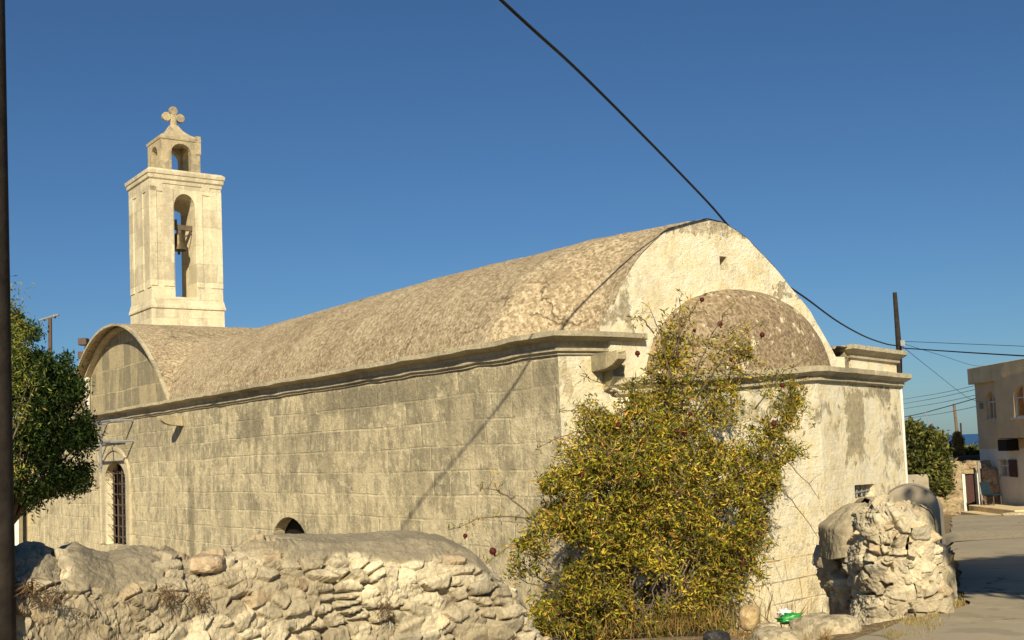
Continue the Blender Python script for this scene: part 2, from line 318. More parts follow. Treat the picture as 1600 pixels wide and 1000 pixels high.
g = link('ground', npmesh('ground', np.stack([X, Y, Z], -1).reshape(-1, 3), gridfaces(len(xs), len(ys))), M['earth'], smooth=True); tag(g, kind='structure')
m = Mat('asphalt', .95); co = m.coord(); n1 = m.noise(co, .35, 4, .6); n2 = m.noise(co, 90, 3, .8); n3 = m.noise(m.vec(co, (1, .25, 1)), 1.1, 4)
c = m.mix(m.ramp(n1, .35, .65), (.30, .255, .18), (.39, .335, .235)); c = m.mix(m.ramp(n3, .5, .7, 0, .5), c, (.39, .32, .21)); c = m.mix(m.ramp(n2, .45, .75, 0, .5), c, (.46, .40, .30)); ce = m.voro(m.vadd(co, m.vec(m.noise(co, 1.5, 4, out=1), (1.2, 1.2, 0))), .35, 'DISTANCE_TO_EDGE'); c = m.mix(m.math('MULTIPLY', m.ramp(ce, 0, .012, 1, 0), m.ramp(m.noise(co, .5, 2), .45, .55)), c, (.09, .075, .05)); c = m.mix(m.ramp(m.noise(co, 1.3, 7, .75), .54, .62, 0, .45), c, (.48, .40, .27)); c = m.mix(m.ramp(m.noise(co, .7, 5, .7), .56, .60, 0, .35), c, (.17, .145, .105)); m.base(c); m.bump(n2, .5, .01); M['asphalt'] = m
ry = np.concatenate([np.linspace(-8, 24, 120), np.linspace(24.5, 49.5, 50)]); rx = np.linspace(0, 1, 24)
def redge(y): return wl_x(y)+np.interp(y, [0, 10.6, 11.6, 60], [.62, .50, .12, .02])+.18*fbm(y*1.3, y*0+3, 3)
RX = redge(ry)[None, :]*(1-rx[:, None])+(wl_x(ry)+np.interp(ry, [0, 12, 30, 60], [9, 9, 22, 30]))[None, :]*rx[:, None]; RY = np.broadcast_to(ry[None, :], RX.shape)
RZ = groundz(RX, RY)+.03
tag(link('road', npmesh('road', np.stack([RX, RY, RZ], -1).reshape(-1, 3), gridfaces(24, len(ry))), M['asphalt'], smooth=True), kind='structure')
# pale sandy patch across the road
px_, py_ = np.meshgrid(np.linspace(0, 1, 40), np.linspace(0, 1, 8), indexing='ij')
QX = 8.6+px_*(4.6-.6*np.abs(py_-.5))+(py_-.5)*1.6; QY = 26.9+(py_-.5)*(5.6*np.sqrt(np.clip(1-(px_*.94)**3, .02, 1)))+.25*fbm(px_*9, py_*2)
tag(link('dirt_patch', npmesh('dirt_patch', np.stack([QX, QY, groundz(QX, QY)+.035], -1).reshape(-1, 3), gridfaces(40, 8)), speckle('pale_sand', (.40, .33, .21), (.46, .385, .25), (.52, .44, .30), sc=8, bump=.3), smooth=True), kind='structure')
m = Mat('sea_water', .35, .4); m.base((.012, .05, .16)); m.bump(m.noise(m.coord(), .02, 6, .7), .3, 3.)
tag(MB().add([(-40000, 640, -58), (60000, 640, -58), (60000, 70000, -58), (-40000, 70000, -58)], [(0, 1, 2, 3)]).build('sea', m.m), kind='structure')
# ------------------------------------------------------------------ the church (local frame: X along the east front, Y along the nave, walls 0.2 m behind the cornice edge)
CH = empty('church', (P0.x, P0.y, 0), math.atan2(D2.y, D2.x), label='old stone chapel with vaulted roof, whitewashed gable end and small apse dome', cat='church')
WX, WY, LEN, NX = .2, .2, 28.6, 6.2
def arch2d(x0, x1, zb, zs, zt, n=12, point=0.):
    """opening: sill zb, springing zs, crown zt (2-D, counter-clockwise)"""
    c, r = (x0+x1)/2, (x1-x0)/2; P = [(x0, zb), (x1, zb)]
    for i in range(n+1):
        a = math.pi*i/n; k = math.sin(a)**(1+point); P.append((c+r*math.cos(a), zs+(zt-zs)*k))
    return P
def inv(P): return P
# south wall.  2-D frame: first axis = -Y local (so that the normal points to -X)
MS = frame_M((WX, 0, 0), (0, -1, 0), (0, 0, 1))
wt, wl_, wr_ = S(182, 722), S(165.5, 800), S(198, 800); wb = S(182, 843)
win = arch2d(-wl_.y, -wr_.y, wb.z-.15, S(165, 752).z, wt.z, 14)
nl, nr, ntp = S(425, 838), S(478, 838), S(455, 808)
nic = arch2d(-nl.y-.05, -nr.y+.1, -.9, -.05, ntp.z, 14)
MB().plate([(-LEN, -1.8), (-WY, -1.8), (-WY, 3.0), (-LEN, 3.0)], [win, nic], MS, .24, back=False, rim=False).build('south_wall', M['swall'], CH)
# east front with gable
gp = [(1.02, 3.05), (1.06, 3.30), (1.13, 3.53), (1.27, 3.77), (1.43, 3.96), (1.62, 4.17), (1.84, 4.35), (2.17, 4.61), (2.57, 4.77), (2.96, 4.83), (3.25, 4.83), (3.52, 4.76), (3.80, 4.62), (4.08, 4.43), (4.45, 4.15), (4.84, 3.82), (5.1, 3.58), (5.33, 3.29), (5.5, 3.06), (5.66, 2.84)]
gz = np.interp(np.linspace(1.02, 5.66, 60), [p[0] for p in gp], [p[1] for p in gp])
ga = np.array(gp); ga[:, 0] += .12*np.clip((ga[:, 0]-3.3)/2.3, 0, 1); tl = np.concatenate([[0], np.cumsum(np.hypot(*np.diff(ga, axis=0).T))]); tt = np.linspace(0, tl[-1], 70); gxs = np.interp(tt, tl, ga[:, 0]); gz = np.interp(tt, tl, ga[:, 1])
for _ in range(3): gxs[1:-1] = (gxs[:-2]+2*gxs[1:-1]+gxs[2:])/4; gz[1:-1] = (gz[:-2]+2*gz[1:-1]+gz[2:])/4
gz = gz+.022*(fbm(gxs*6, gxs*0+1, 3)-.5)*2
sl_ = E_(1123, 412)
ME = frame_M((0, WY, 0), (1, 0, 0), (0, 0, 1))
MB().plate([(WX, -1.8), (NX, -1.8), (NX, 2.9), (5.7, 2.9), (1.0, 2.98), (WX, 2.98)], [], ME, .6, back=False, rim=False).build('east_wall', M['ewall'], CH)
GY = WY-.10
MG = frame_M((0, GY, 0), (1, 0, 0), (0, 0, 1))
slit = [(sl_.x-.085, sl_.z-.11), (sl_.x+.07, sl_.z-.11), (sl_.x+.07, sl_.z+.09), (sl_.x-.085, sl_.z+.09)]
MB().plate([(1.02, 2.35), (5.78, 2.35)]+[(a, b) for a, b in zip(gxs[::-1], gz[::-1])], [slit], MG, .4, back=False).build('gable_wall', M['gable'], CH)
MB().plate([(WX, -1.8), (LEN, -1.8), (LEN, 3.), (WX, 3.)], [], frame_M((NX, 0, 0), (0, 1, 0), (0, 0, 1)), .1).build('north_wall', M['swall'], CH)
MB().plate([(0, -1.8), (NX, -1.8), (NX, 3.), (3.1, 4.8), (0, 3.)], [], frame_M((0, LEN, 0), (1, 0, 0), (0, 0, 1)), .1).build('west_wall', M['swall'], CH)
# vaulted roof: nave barrel joined by a cross vault near the west end
TC, TW, TR = 18.5, 4.42, 2.24
cs = (1-np.cos(np.linspace(0, math.pi, 130)))/2
def nave_h(x, y):
    e = np.clip(y-WY-.1, 0, 1.3)/1.3; e = e*e*(3-2*e)
    f0, f1 = 1.02*(1-e)+.02*e, 5.76*(1-e)+6.2*e
    t = np.clip((x-f0)/(f1-f0), 0, 1); k = np.abs(2*t-1)
    zg = np.interp(1.02+t*4.76, gxs, np.maximum(gz, 3.0))+.012; ze = 3.1+(1.74+.07*sstep(1, 6, y))*np.clip(1-k**2.15, 0, 1)**.72
    z = zg*(1-e)+ze*e
    return np.where((x < f0) | (x > f1), 3.06, z)
def trans_h(y): return 3.1+TR*np.clip(1-np.abs((y-TC)/TW)**2.16, 0, 1)
rxs = .02+cs*6.2
rys = np.unique(np.concatenate([np.linspace(WY-.095, 1.8, 44), np.linspace(1.8, 14.0, 300), TC+TW*np.linspace(-1.01, 1.01, 230), np.linspace(23, LEN, 14)]))
X, Y = np.meshgrid(rxs, rys, indexing='ij'); A_ = nave_h(X, Y); B_ = np.where(np.abs(Y-TC) < TW, trans_h(Y), 0)
sm = .10; Z = np.where(B_ > 0, .5*(A_+B_+np.sqrt((A_-B_)**2+sm*sm*np.clip((X-.2)/1, 0, 1))), A_)
Z = Z+(.05*(fbm(X*1.2, Y*1.2, 4, 3)-.5)+.026*(fbm(X*7, Y*7, 3, 9)-.5))*sstep(.0, .35, X-.02)
link('vault_roof', npmesh('vault_roof', np.stack([X, Y, Z], -1).reshape(-1, 3), gridfaces(len(rxs), len(rys))), M['roof'], CH, smooth=True)
# lunette under the cross vault with its two arch mouldings
def arc(w_, r_, n=40, z0=3.1): return [(TC+w_*math.cos(a), z0+r_*(1-abs(math.cos(a))**2.16)) for a in [math.pi*i/n for i in range(n+1)]]
def yz(P): return [(-p[0], p[1]) for p in P][::-1]
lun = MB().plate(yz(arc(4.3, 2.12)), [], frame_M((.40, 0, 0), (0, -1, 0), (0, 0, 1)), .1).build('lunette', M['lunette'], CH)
def ring(o, i, x, d, name, m):
    a = yz(arc(*o)); b = yz(arc(*i)); P = a+b[::-1]
    return MB().plate(P, [], frame_M((x, 0, 0), (0, -1, 0), (0, 0, 1)), d).build(name, m, CH, label=None)
ring((4.44, 2.25), (4.37, 2.19), -.02, .08, 'arch_moulding', M['trim'])
ring((4.375, 2.195), (4.26, 2.12), .24, .2, 'arch_moulding', M['trim'])
# cornices
cprof = [(-.12, 3.135), (.02, 3.13), (.225, 3.118), (.23, 3.05), (.205, 3.035), (.06, 3.00), (.045, 2.915), (.068, 2.91), (.068, 2.875), (.03, 2.86), (.03, 2.83), (-.12, 2.82)]
def jit(path, step=.35, a=.012, sd=0):
    out = []
    for i in range(len(path)-1):
        p, q = path[i], path[i+1]; L_ = math.hypot(q[0]-p[0], q[1]-p[1]); n = max(1, int(L_/step))
        for k in range(n):
            t = k/n; z = p[2]+(q[2]-p[2])*t; j = a if k else 0
            d = ((q[0]-p[0])/L_, (q[1]-p[1])/L_); e = random.uniform(-j, j)*.6
            out.append((p[0]+(q[0]-p[0])*t+d[1]*e, p[1]+(q[1]-p[1])*t-d[0]*e, z+random.uniform(-a, a)))
    out.append(path[-1]); return out
MB().sweep(cprof, jit([(WX, LEN, 0), (WX, WY, 0), (1.58, WY, 0)])).build('cornice', M['trim'], CH)
# apse
za = [2.51, 2.50, 2.685, 2.66]
AP = [(1.15, WY), (1.75, -.55), (4.72, -.33), (8.12, .60)]
cpr = [(-.3, .03), (.0, .02), (.17, 0), (.175, -.075), (.15, -.09), (.09, -.13), (.065, -.14), (.065, -.20), (.02, -.225), (-.3, -.225)]
MB().sweep(cpr, jit([(AP[i][0], AP[i][1], za[i]) for i in range(4)]+[(7.9, 3.2, 2.66)], a=.007)).build('apse_cornice', M['trim'], CH)
# apse walls: three faces; the north-east one has a barred window
p2, p3 = Vector((AP[2][0], AP[2][1], 0)), Vector((AP[3][0], AP[3][1], 0)); dN = (p3-p2).normalized()
def N_(px, py):
    n_w = D2*(-dN.y)+D1*dN.x; q = loc(onplane(px, py, Wd(p2.x, p2.y), n_w)); return ((q-Vector((p2.x, p2.y, q.z))).dot(dN), q.z)
a_, b_ = N_(1335, 758), N_(1368, 785)
MNf = frame_M((p2.x, p2.y, 0), dN, (0, 0, 1)); Ln = (p3-p2).length
MB().plate([(0, -1.8), (Ln, -1.8), (Ln, za[3]-.1), (0, za[2]-.1)], [[(a_[0], a_[1]-.22), (b_[0], a_[1]-.22), (b_[0], b_[1]+.30), (a_[0], a_[1])]], MNf, .35, back=False, rim=False).build('apse_wall', M['ewall'], CH)
bars = MB()
for k in range(4):
    u = a_[0]+(b_[0]-a_[0])*(.14+.24*k); bars.tube([MNf @ Vector((u, a_[1]-.2, -.10)), MNf @ Vector((u, a_[1]+.01, -.10))], .018, 6)
bars.tube([MNf @ Vector((a_[0]-.01, a_[1]-.14, -.085)), MNf @ Vector((b_[0]+.01, a_[1]-.115, -.085))], .014, 6)
bars.build('window_bars', M['greymetal'], CH)
MB().box((a_[0]-.1, -1.2, -.9), (b_[0]+.1, 1.2, -.5), MNf).build('window_black_backing', M['dark'], CH)  # solid near-black slab: the unlit interior's shade is painted into its colour
for i in range(2):
    a, b = Vector((*AP[i], 0)), Vector((*AP[i+1], 0)); d = (b-a).normalized(); L_ = (b-a).length
    MB().plate([(0, -1.8), (L_, -1.8), (L_, za[i+1]-.1), (0, za[i]-.1)], [], frame_M(a, d, (0, 0, 1)), .3, back=False, rim=False).build('apse_wall', M['ewall'], CH)
MB().plate([(0, -1.8), (3.4, -1.8), (3.4, 2.6), (0, 2.6)], [], frame_M((AP[3][0], AP[3][1], 0), (-.1, 1, 0), (0, 0, 1)), .2, back=False, rim=False).build('apse_wall', M['ewall'], CH)
MB().add([(AP[0][0], .3, 2.5), (AP[1][0], -.6, 2.5), (AP[2][0], -.4, 2.66), (8.1, .6, 2.66), (7.9, 3.2, 2.66), (NX, 3.2, 2.66), (1.1, 1, 2.5)], [(0, 1, 2, 3, 4, 5, 6)]).build('apse_roof', M['dome'], CH)
# half dome
un, vn = 60, 34; U, V = np.meshgrid(np.linspace(0, math.pi, un), np.linspace(0, math.pi/2, vn), indexing='ij')
cx, R1, R2, R3 = 3.57, 1.93, .62, 1.33
XX = cx-R1*np.cos(U)*np.cos(V)**.95; YY = GY+.03-R2*np.sin(U)*np.cos(V)**.9; ZZ = 2.5+R3*np.sin(V)+.02*(U/math.pi)
nn = .03*(fbm(XX*5, ZZ*5+YY*3, 3, 4)-.5); XX = XX+nn; ZZ = ZZ+nn
link('apse_dome', npmesh('apse_dome', np.stack([XX, YY, ZZ], -1).reshape(-1, 3), gridfaces(un, vn)), M['dome'], CH, smooth=True)
# raised corner block, north-east
BL = [(6.22, .17), (8.12, .64)]
MB().add([(6.22, .17, 2.6), (8.12, .64, 2.6), (8.0, 2.2, 2.6), (6.22, 2.2, 2.6), (6.24, .19, 3.02), (8.12, .64, 3.0), (8.0, 2.2, 3.0), (6.1, 1.6, 3.02)], [(3, 2, 1, 0), (4, 5, 6, 7), (0, 1, 5, 4), (1, 2, 6, 5), (2, 3, 7, 6), (3, 0, 4, 7)]).build('corner_parapet', M['gable'], CH)
MB().sweep([(-.3, 3.09), (0, 3.10), (.15, 3.09), (.155, 3.02), (.13, 3.0), (.06, 2.95), (.05, 2.93), (.05, 2.89), (0, 2.87), (-.3, 2.87)], [(6.22, 1.2, -.03), (6.22, .19, 0), (8.12, .64, -.02), (8.02, 2.2, -.02)]).build('parapet_cornice', M['trim'], CH)
# spouts
def spout(base, d, L_, name='rain_spout'):
    b = Vector(base); d = Vector(d).normalized(); s_ = Vector((-d.y, d.x, 0)); mb = MB()
    sec = [(-.2, 0, .095, .13), (L_*.55, 0, .09, .11), (L_*.8, .0, .085, .09), (L_, .01, .08, .06)]
    V_ = []
    for t, dz, hw, hh in sec:
        o = b+d*t+Vector((0, 0, dz))
        V_ += [o-s_*hw+Vector((0, 0, -hh*2+.03)), o+s_*hw+Vector((0, 0, -hh*2+.03)), o+s_*hw+Vector((0, 0, .03)), o+s_*hw*.5+Vector((0, 0, -.03)), o-s_*hw*.5+Vector((0, 0, -.03)), o-s_*hw+Vector((0, 0, .03))]
    fs = [tuple(range(6)), tuple(range(18, 24))[::-1]]
    for k in range(3):
        for j in range(6): fs.append((k*6+j, k*6+(j+1) % 6, k*6+6+(j+1) % 6, k*6+6+j))
    return mb.add(V_, fs).build(name, M['lunette'], CH, bevel=.01)
c_ = S(285, 656); spout((WX, c_.y, c_.z+.07), (-1, 0, 0), .5)
c_ = E_(932, 566); spout((c_.x, WY, c_.z+.08), (0, -1, 0), .5)
bb = MB().plate([(0, 0), (.24, 0), (.20, -.10), (.22, -.16), (.14, -.24), (.10, -.30), (0, -.34)], [], frame_M((c_.x+.10, WY, c_.z-.05), (0, -1, 0), (0, 0, 1)), .2).build('spout_bracket', M['lunette'], CH, bevel=.01)
# arched window: surround, grille, shutter
def archband(op, w_, x, d, m, name):
    c0 = (op[0][0]+op[1][0])/2; zb = op[0][1]; out = []
    r = (op[1][0]-op[0][0])/2; zs = op[2][1]; zt = max(p[1] for p in op)
    outer = arch2d(c0-r-w_, c0+r+w_, zb, zs, zt+w_, 14); inner = list(op)
    P = outer[1:]+[outer[0], inner[0]]+inner[2:][::-1]+[inner[1]]
    return MB().plate([outer[1]]+outer[2:]+[outer[0], inner[0]]+inner[2:][::-1]+[inner[1]], [], frame_M((x, 0, 0), (0, -1, 0), (0, 0, 1)), d).build(name, m, CH, bevel=.01)
archband(win, .30, WX-.025, .03, M['trim'], 'window_surround')
op2 = arch2d(win[0][0]-.30, win[1][0]+.30, win[0][1], win[2][1], wt.z+.30, 14); archband(op2, .10, WX-.06, .065, M['trim'], 'hood_moulding')
gr = MB(); y0, y1 = -win[0][0], -win[1][0]; xg = WX+.17
for k in range(5):
    yy = y1+(y0-y1)*(.08+.21*k); gr.tube([(xg, yy, wb.z-.15), (xg, yy, wt.z-.05)], .022, 6)
for k in range(7):
    zz = wb.z+.05+k*(wt.z-wb.z-.35)/6; gr.tube([(xg, y0-.02, zz), (xg, y1+.02, zz)], .018, 6)
    for q in (0, 2):
        yy = y1+(y0-y1)*(.30+.28*q); gr.tube([(xg, yy, zz), (xg-.18, yy+.04, zz+.05), (xg, yy, zz-.14)], .010, 5)
GRL = gr.build('window_grille', M['iron'], CH)
MB().box((WX+.003, y0-.004, wb.z-.15), (WX+.235, y0+.05, win[2][1])).build('window_reveal', M['tower'], CH)
MB().box((WX+.25, y1+.25, wb.z-.1), (WX+.28, y1+(y0-y1)*.30, wt.z-.55)).box((WX+.25, y1+(y0-y1)*.44, wb.z-.1), (WX+.28, y1+(y0-y1)*.52, wt.z-.45)).build('window_shutter', M['greymetal'], CH)
MB().box((WX+.30, y1-.5, -1), (WX+.5, y0+.5, 2.3)).build('window_black_backing', M['dark'], CH)  # near-black backing close behind the grille, painted to stand for interior shade
MB().box((WX+.26, -nic[0][0]+.3, -1.7), (WX+.35, -nic[0][0]-2.4, ntp.z+.3)).build('niche_black_backing', M['dark'], CH)  # near-black sheet, no door: the niche's inner shade put into the colour
# patched door arch of the niche, pilaster strips at the west
pl = S(40, 830); MB().box((WX-.05, pl.y-.5, -1.6), (WX+.1, pl.y+.0, 2.8)).box((WX-.04, pl.y+.25, -1.6), (WX+.1, pl.y+.65, 2.8)).build('pilaster', M['lunette'], CH)
# down pipe on the north-east corner
MB().tube([(8.17, .62, 2.45), (8.16, .62, 1.2), (8.16, .62, -1.2)], .028, 8).build('drainpipe', M['whitepaint'], CH, smooth=True)
# ------------------------------------------------------------------ bell tower
TX0, TX1, TY0, TY1 = 1.33, 3.36, 19.0, 20.75
def T(px, py): return loc(onplane(px, py, Wd(0, TY0), D1))
tw = M['tower']
twr = MB().plate([(TX0, 4.0), (TX1, 4.0), (TX1, 9.42), (TX0, 9.42)], [arch2d(1.99, 2.60, 6.26, 8.78, 9.17, 12)], frame_M((0, TY0, 0), (1, 0, 0), (0, 0, 1)), 1.15).plate([(TX0, 4.0), (TX1, 4.0), (TX1, 9.42), (TX0, 9.42)], [arch2d(1.96, 3.05, 6.27, 8.6, 9.1, 12)], frame_M((0, TY0+1.152, 0), (1, 0, 0), (0, 0, 1)), TY1-TY0-1.152).build('bell_tower', tw, CH)
def slab(x0, x1, y0, y1, prof, name, m=tw, par=None):
    mb = MB(); r = MB()
    P = [(x0, y0), (x1, y0), (x1, y1), (x0, y1)]; V_ = []; fs = []
    for o_, z in prof:
        V_ += [(x0-o_, y0-o_, z), (x1+o_, y0-o_, z), (x1+o_, y1+o_, z), (x0-o_, y1+o_, z)]
    for k in range(len(prof)-1):
        for j in range(4): fs.append((k*4+j, k*4+(j+1) % 4, k*4+4+(j+1) % 4, k*4+4+j))
    fs += [(3, 2, 1, 0), tuple(4*(len(prof)-1)+j for j in range(4))]
    return mb.add(V_, fs).build(name, m, par or twr)
slab(TX0, TX1, TY0, TY1, [(.02, 4.05), (.02, 5.92), (.055, 5.935), (.055, 5.99), (.035, 6.05), (.012, 6.18), (-.2, 6.19)], 'plinth')
slab(TX0, TX1, TY0, TY1, [(-.2, 9.40), (.02, 9.41), (.02, 9.50), (.06, 9.54), (.065, 9.64), (.09, 9.66), (.10, 9.75), (.02, 9.82), (-.3, 9.84)], 'tower_cornice')
st = MB()      # raised pilaster strips around sunk panels
def pan(a0, a1, z0, z1, face):
    d = .022
    if face == 'E': st.box((a0, TY0-d, z0), (a1, TY0+.01, z1))
    else: st.box((TX0-d, a0, z0), (TX0+.01, a1, z1))
for a0, a1 in ((TX0+.0, TX0+.17), (TX0+.34, 1.965), (2.625, 2.80), (3.02, TX1)): pan(a0, a1, 6.55, 9.30, 'E')
for a0, a1 in ((TX0, TX0+.17), (TX0+.17, TX0+.34), (2.80, 3.02)): pan(a0, a1, 9.18, 9.41, 'E')
for a0, a1 in ((TY0+.0, TY0+.30), (TY0+.58, TY0+1.10), (TY0+1.40, TY1)): pan(a0, a1, 6.5, 9.2, 'S')
pan(TY0, TY1, 9.2, 9.41, 'S')
st.build('panel_strips', tw, twr)
MB().box((2.02, TY0+.1, 8.98), (2.12, TY0+.35, 9.16)).build('keystone', tw, twr)
# lantern
LX0, LX1, LY0, LY1 = 1.73, 2.86, 19.22, 20.30; ln = M['lantern']; lz0, lz1 = 9.80, 10.82
lan = MB()
for (yy, dd) in ((LY0, .22), (LY1-.22, .22)): lan.plate([(LX0, lz0), (LX1, lz0), (LX1, lz1), (LX0, lz1)], [arch2d(LX0+.30, LX1-.26, lz0+.03, 10.40, 10.66, 10)], frame_M((0, yy, 0), (1, 0, 0), (0, 0, 1)), .22)
lantern = lan.build('lantern', ln, twr)
l2 = MB()
for xx in (LX0-.004, LX1-.216): l2.plate([(-LY1+.004, lz0), (-LY0-.004, lz0), (-LY0-.004, lz1), (-LY1+.004, lz1)], [arch2d(-LY1+.28, -LY0-.28, lz0+.03, 10.38, 10.62, 10)], frame_M((xx, 0, 0), (0, -1, 0), (0, 0, 1)), .22)
l2.build('lantern', ln, twr)
slab(LX0, LX1, LY0, LY1, [(.02, 10.75), (.03, 10.83), (-.10, 10.92), (-.24, 11.02), (-.36, 11.14), (-.45, 11.30), (-.49, 11.34)], 'lantern_roof', ln)
MB().box((LX1-.12, LY0-.02, 10.4), (LX1+.02, LY0+.3, 10.93)).build('broken_pinnacle', ln, twr)
cc = Vector(((LX0+LX1)/2, (LY0+LY1)/2, 0)); zc = 11.55
cr = MB().box((cc.x-.085, cc.y-.05, 11.26), (cc.x+.085, cc.y+.05, 11.72)).box((cc.x-.20, cc.y-.052, zc-.05), (cc.x+.20, cc.y+.052, zc+.06))
for dx, dz in ((-.20, 0), (.20, 0), (0, .19)):
    P = [(cc.x+dx+.13*math.cos(a), zc+dz+.13*math.sin(a)) for a in [2*math.pi*i/12 for i in range(12)]]; cr.plate(P, [], frame_M((0, cc.y-.056, 0), (1, 0, 0), (0, 0, 1)), .112)
cr.build('cross', ln, twr, bevel=.02)
# bell hanging in the tower opening
bell_l = Vector((2.22, TY0+.30, 0)); bw = Wd(bell_l.x, bell_l.y, 7.62)
BE = empty('church_bell', bw, math.atan2(D2.y, D2.x), label='small dark bronze bell hanging in the arched opening of the bell tower', cat='bell')
MB().lathe([(0, .50), (.05, .50), (.10, .47), (.125, .40), (.135, .25), (.16, .12), (.21, .03), (.22, 0), (.20, .0), (.15, .12), (0, .3)], n=24).build('bell_body', M['bronze'], BE, smooth=True)
MB().tube([(0, 0, .30), (0, 0, -.06)], .016, 8).lathe([(0, -.13), (.035, -.11), (.045, -.07), (.02, -.03), (0, -.03)], n=10).build('clapper', M['iron'], BE)
MB().box((-.20, -.05, .58), (.42, .05, .72)).box((-.05, -.04, .48), (.05, .04, .60)).box((-.16, -.06, .72), (-.06, .06, .86)).build('headstock', M['wood'], BE)
MB().tube([(.30, 0, .66), (.34, -.05, .50), (.10, -.12, .36)], .02, 6).build('swing_arm', M['iron'], BE)
# ------------------------------------------------------------------ rubble masonry surfaces: real relief, one tint per stone
def rubble(name, nu, nv, Pf, size=(.2, .13), amp=.05, seed=1, smoothmask=None, tint=(1, 1, 1), parent=None, capcol=(.33, .285, .20), close=False, **k):
    """Pf(u,v)->(P, s, t): surface point and metric coordinates; displaced along the numeric normal"""
    U, V = np.meshgrid(np.linspace(0, 1, nu), np.linspace(0, 1, nv), indexing='ij'); P, s_, t_ = Pf(U, V)
    du = np.gradient(P, axis=0); dv = np.gradient(P, axis=1); N = np.cross(du, dv); N /= np.linalg.norm(N, axis=-1, keepdims=True)+1e-9
    a = s_/size[0]+.55*(fbm(s_*3, t_*3, 3, seed+20)-.5)*2; b = t_/size[1]+.55*(fbm(s_*3+9, t_*3, 3, seed+30)-.5)*2
    F1, F2, ci, cj, dx, dy = worley(a, b, seed); e = F2-F1
    r1, r2, r3, r4 = _h(ci, cj, seed+1), _h(ci, cj, seed+2), _h(ci, cj, seed+3), _h(ci, cj, seed+4)
    f1, f2, ci2, cj2, _, _ = worley(a*2.3+3, b*2.3, seed+40); e2 = f2-f1
    q1 = _h(ci2, cj2, seed+41); q2 = _h(ci2, cj2, seed+42)
    big = sstep(.30, .42, r4)                           # cells below the threshold are packed with small stones
    hb = sstep(.0, .16, e)*(.5+.75*r1)+(dx*(r2-.5)+dy*(r3-.5))*1.7*sstep(0, .2, e)
    hs = sstep(.0, .2, e2)*(.25+.7*q1)
    h = hb*big+hs*(1-big)*.8
    fill = .08+.66*fbm(s_*3.3, t_*3.3, 4, seed+7); isfill = sstep(-.04, .06, fill-h+.0)      # lime mortar washed over the stones
    h = np.maximum(h, fill); rd = fbm(s_*14, t_*14, 4, seed+8); h = h+.20*(rd-.5)+.40*(fbm(s_*40, t_*40, 4, seed+9)-.5)
    hole = sstep(.62, .67, fbm(s_*4.2, t_*5.5, 3, seed+13))*sstep(.25, .08, np.minimum(e, 1)); h = h-1.3*hole
    tone = np.where(big > .5, r2, q2)[..., None]; tone2 = np.where(big > .5, r3, q1)[..., None]
    st = np.array([.50, .43, .295])*(1-tone)+np.array([.72, .635, .45])*tone
    st = np.where(tone2 > .86, st*np.array([.72, .74, .78]), np.where(tone2 < .10, st*np.array([1.03, .93, .86]), st))
    mo = np.array([.56, .48, .335]); c = st*(1-isfill[..., None])+mo*isfill[..., None]
    c = c*(.70+.60*fbm(s_*9, t_*9, 4, seed+11))[..., None]*(1.1-.0*e)[..., None]
    dirt = sstep(.56, .66, fbm(s_*2.1, t_*3, 4, seed+17))[..., None]; c = c*(1-.45*dirt)+np.array([.20, .15, .09])*.45*dirt
    h = h-.55*sstep(.09, .0, e)*big*(1-isfill)-.35*sstep(.10, .0, e2)*(1-big)*(1-isfill)
    if smoothmask is not None:
        m_ = smoothmask(U, V, s_, t_); c = c*(1-m_[..., None])+np.array(capcol)*(.75+.5*fbm(s_*7, t_*7, 5, seed+3))[..., None]*m_[..., None]
        h = h*(1-m_)+(.50+.35*fbm(s_*6, t_*6, 5, seed+2)+.30*(fbm(s_*38, t_*38, 3, seed+4)-.5))*m_
    c = c*np.array(tint); D = amp*h
    if close: D[-1] = D[0]
    Q = P+N*D[..., None]
    o = link(name, npmesh(name, Q.reshape(-1, 3), gridfaces(nu, nv), c.reshape(-1, 3)), M['rubble'], parent, smooth=True)
    return tag(o, **k)
# the low wall in front (thick, rounded top, crumbling towards the right)
top = [(-60, 868), (0, 850), (22, 852), (45, 864), (62, 856), (80, 852), (105, 862), (135, 868), (165, 858), (205, 856), (240, 868), (285, 872), (300, 862), (330, 858), (352, 852), (385, 842), (420, 838), (500, 838), (560, 836), (600, 832), (640, 832), (680, 838), (715, 852), (742, 876), (760, 888), (772, 902), (790, 926), (800, 950), (815, 975), (850, 996), (900, 1040), (960, 1080)]
tpx = np.array([p[0] for p in top], float); tpy = np.array([p[1] for p in top], float)
def front_wall(U, V):
    px = -60+U*1020; Yd = 4.80+np.clip(px, -60, 960)/900*2.0
    py = np.interp(px, tpx, tpy); dxx = px-PX; dyy = PY-py
    u = dxx*math.cos(ROLL)+dyy*math.sin(ROLL); v = -dxx*math.sin(ROLL)+dyy*math.cos(ROLL); c, s = math.cos(PITCH), math.sin(PITCH)
    ry_ = (F*c-v*s)/F; zt = EYE+(F*s+v*c)/F*(Yd+.30)/ry_-.025; xt = u/F*Yd/ry_
    # v: 0 foot front ... .62 shoulder front, .8 crown, 1 back
    zz = np.array([0, .55, .66, .76, .86, 1.0]); off = np.array([-.02, .02, .06, .16, .34, .52]); dz = np.array([1., .22, .12, .035, 0, .06])
    o = np.interp(V, zz, off)
    z = np.where(V < .55, -.35+(zt-.20+.35)*(V/.55), zt-np.interp(V, zz, np.array([.2, .2, .115, .03, -.005, .10])))
    dirx, diry = .42, .91                           # wall normal runs away from the road
    X_ = xt+(-.45)*(o-.3)*1.0; Y_ = Yd+(o)*.9
    s_ = U*3.1; t_ = z+o*.9
    return np.stack([X_, Y_, z], -1), s_, t_
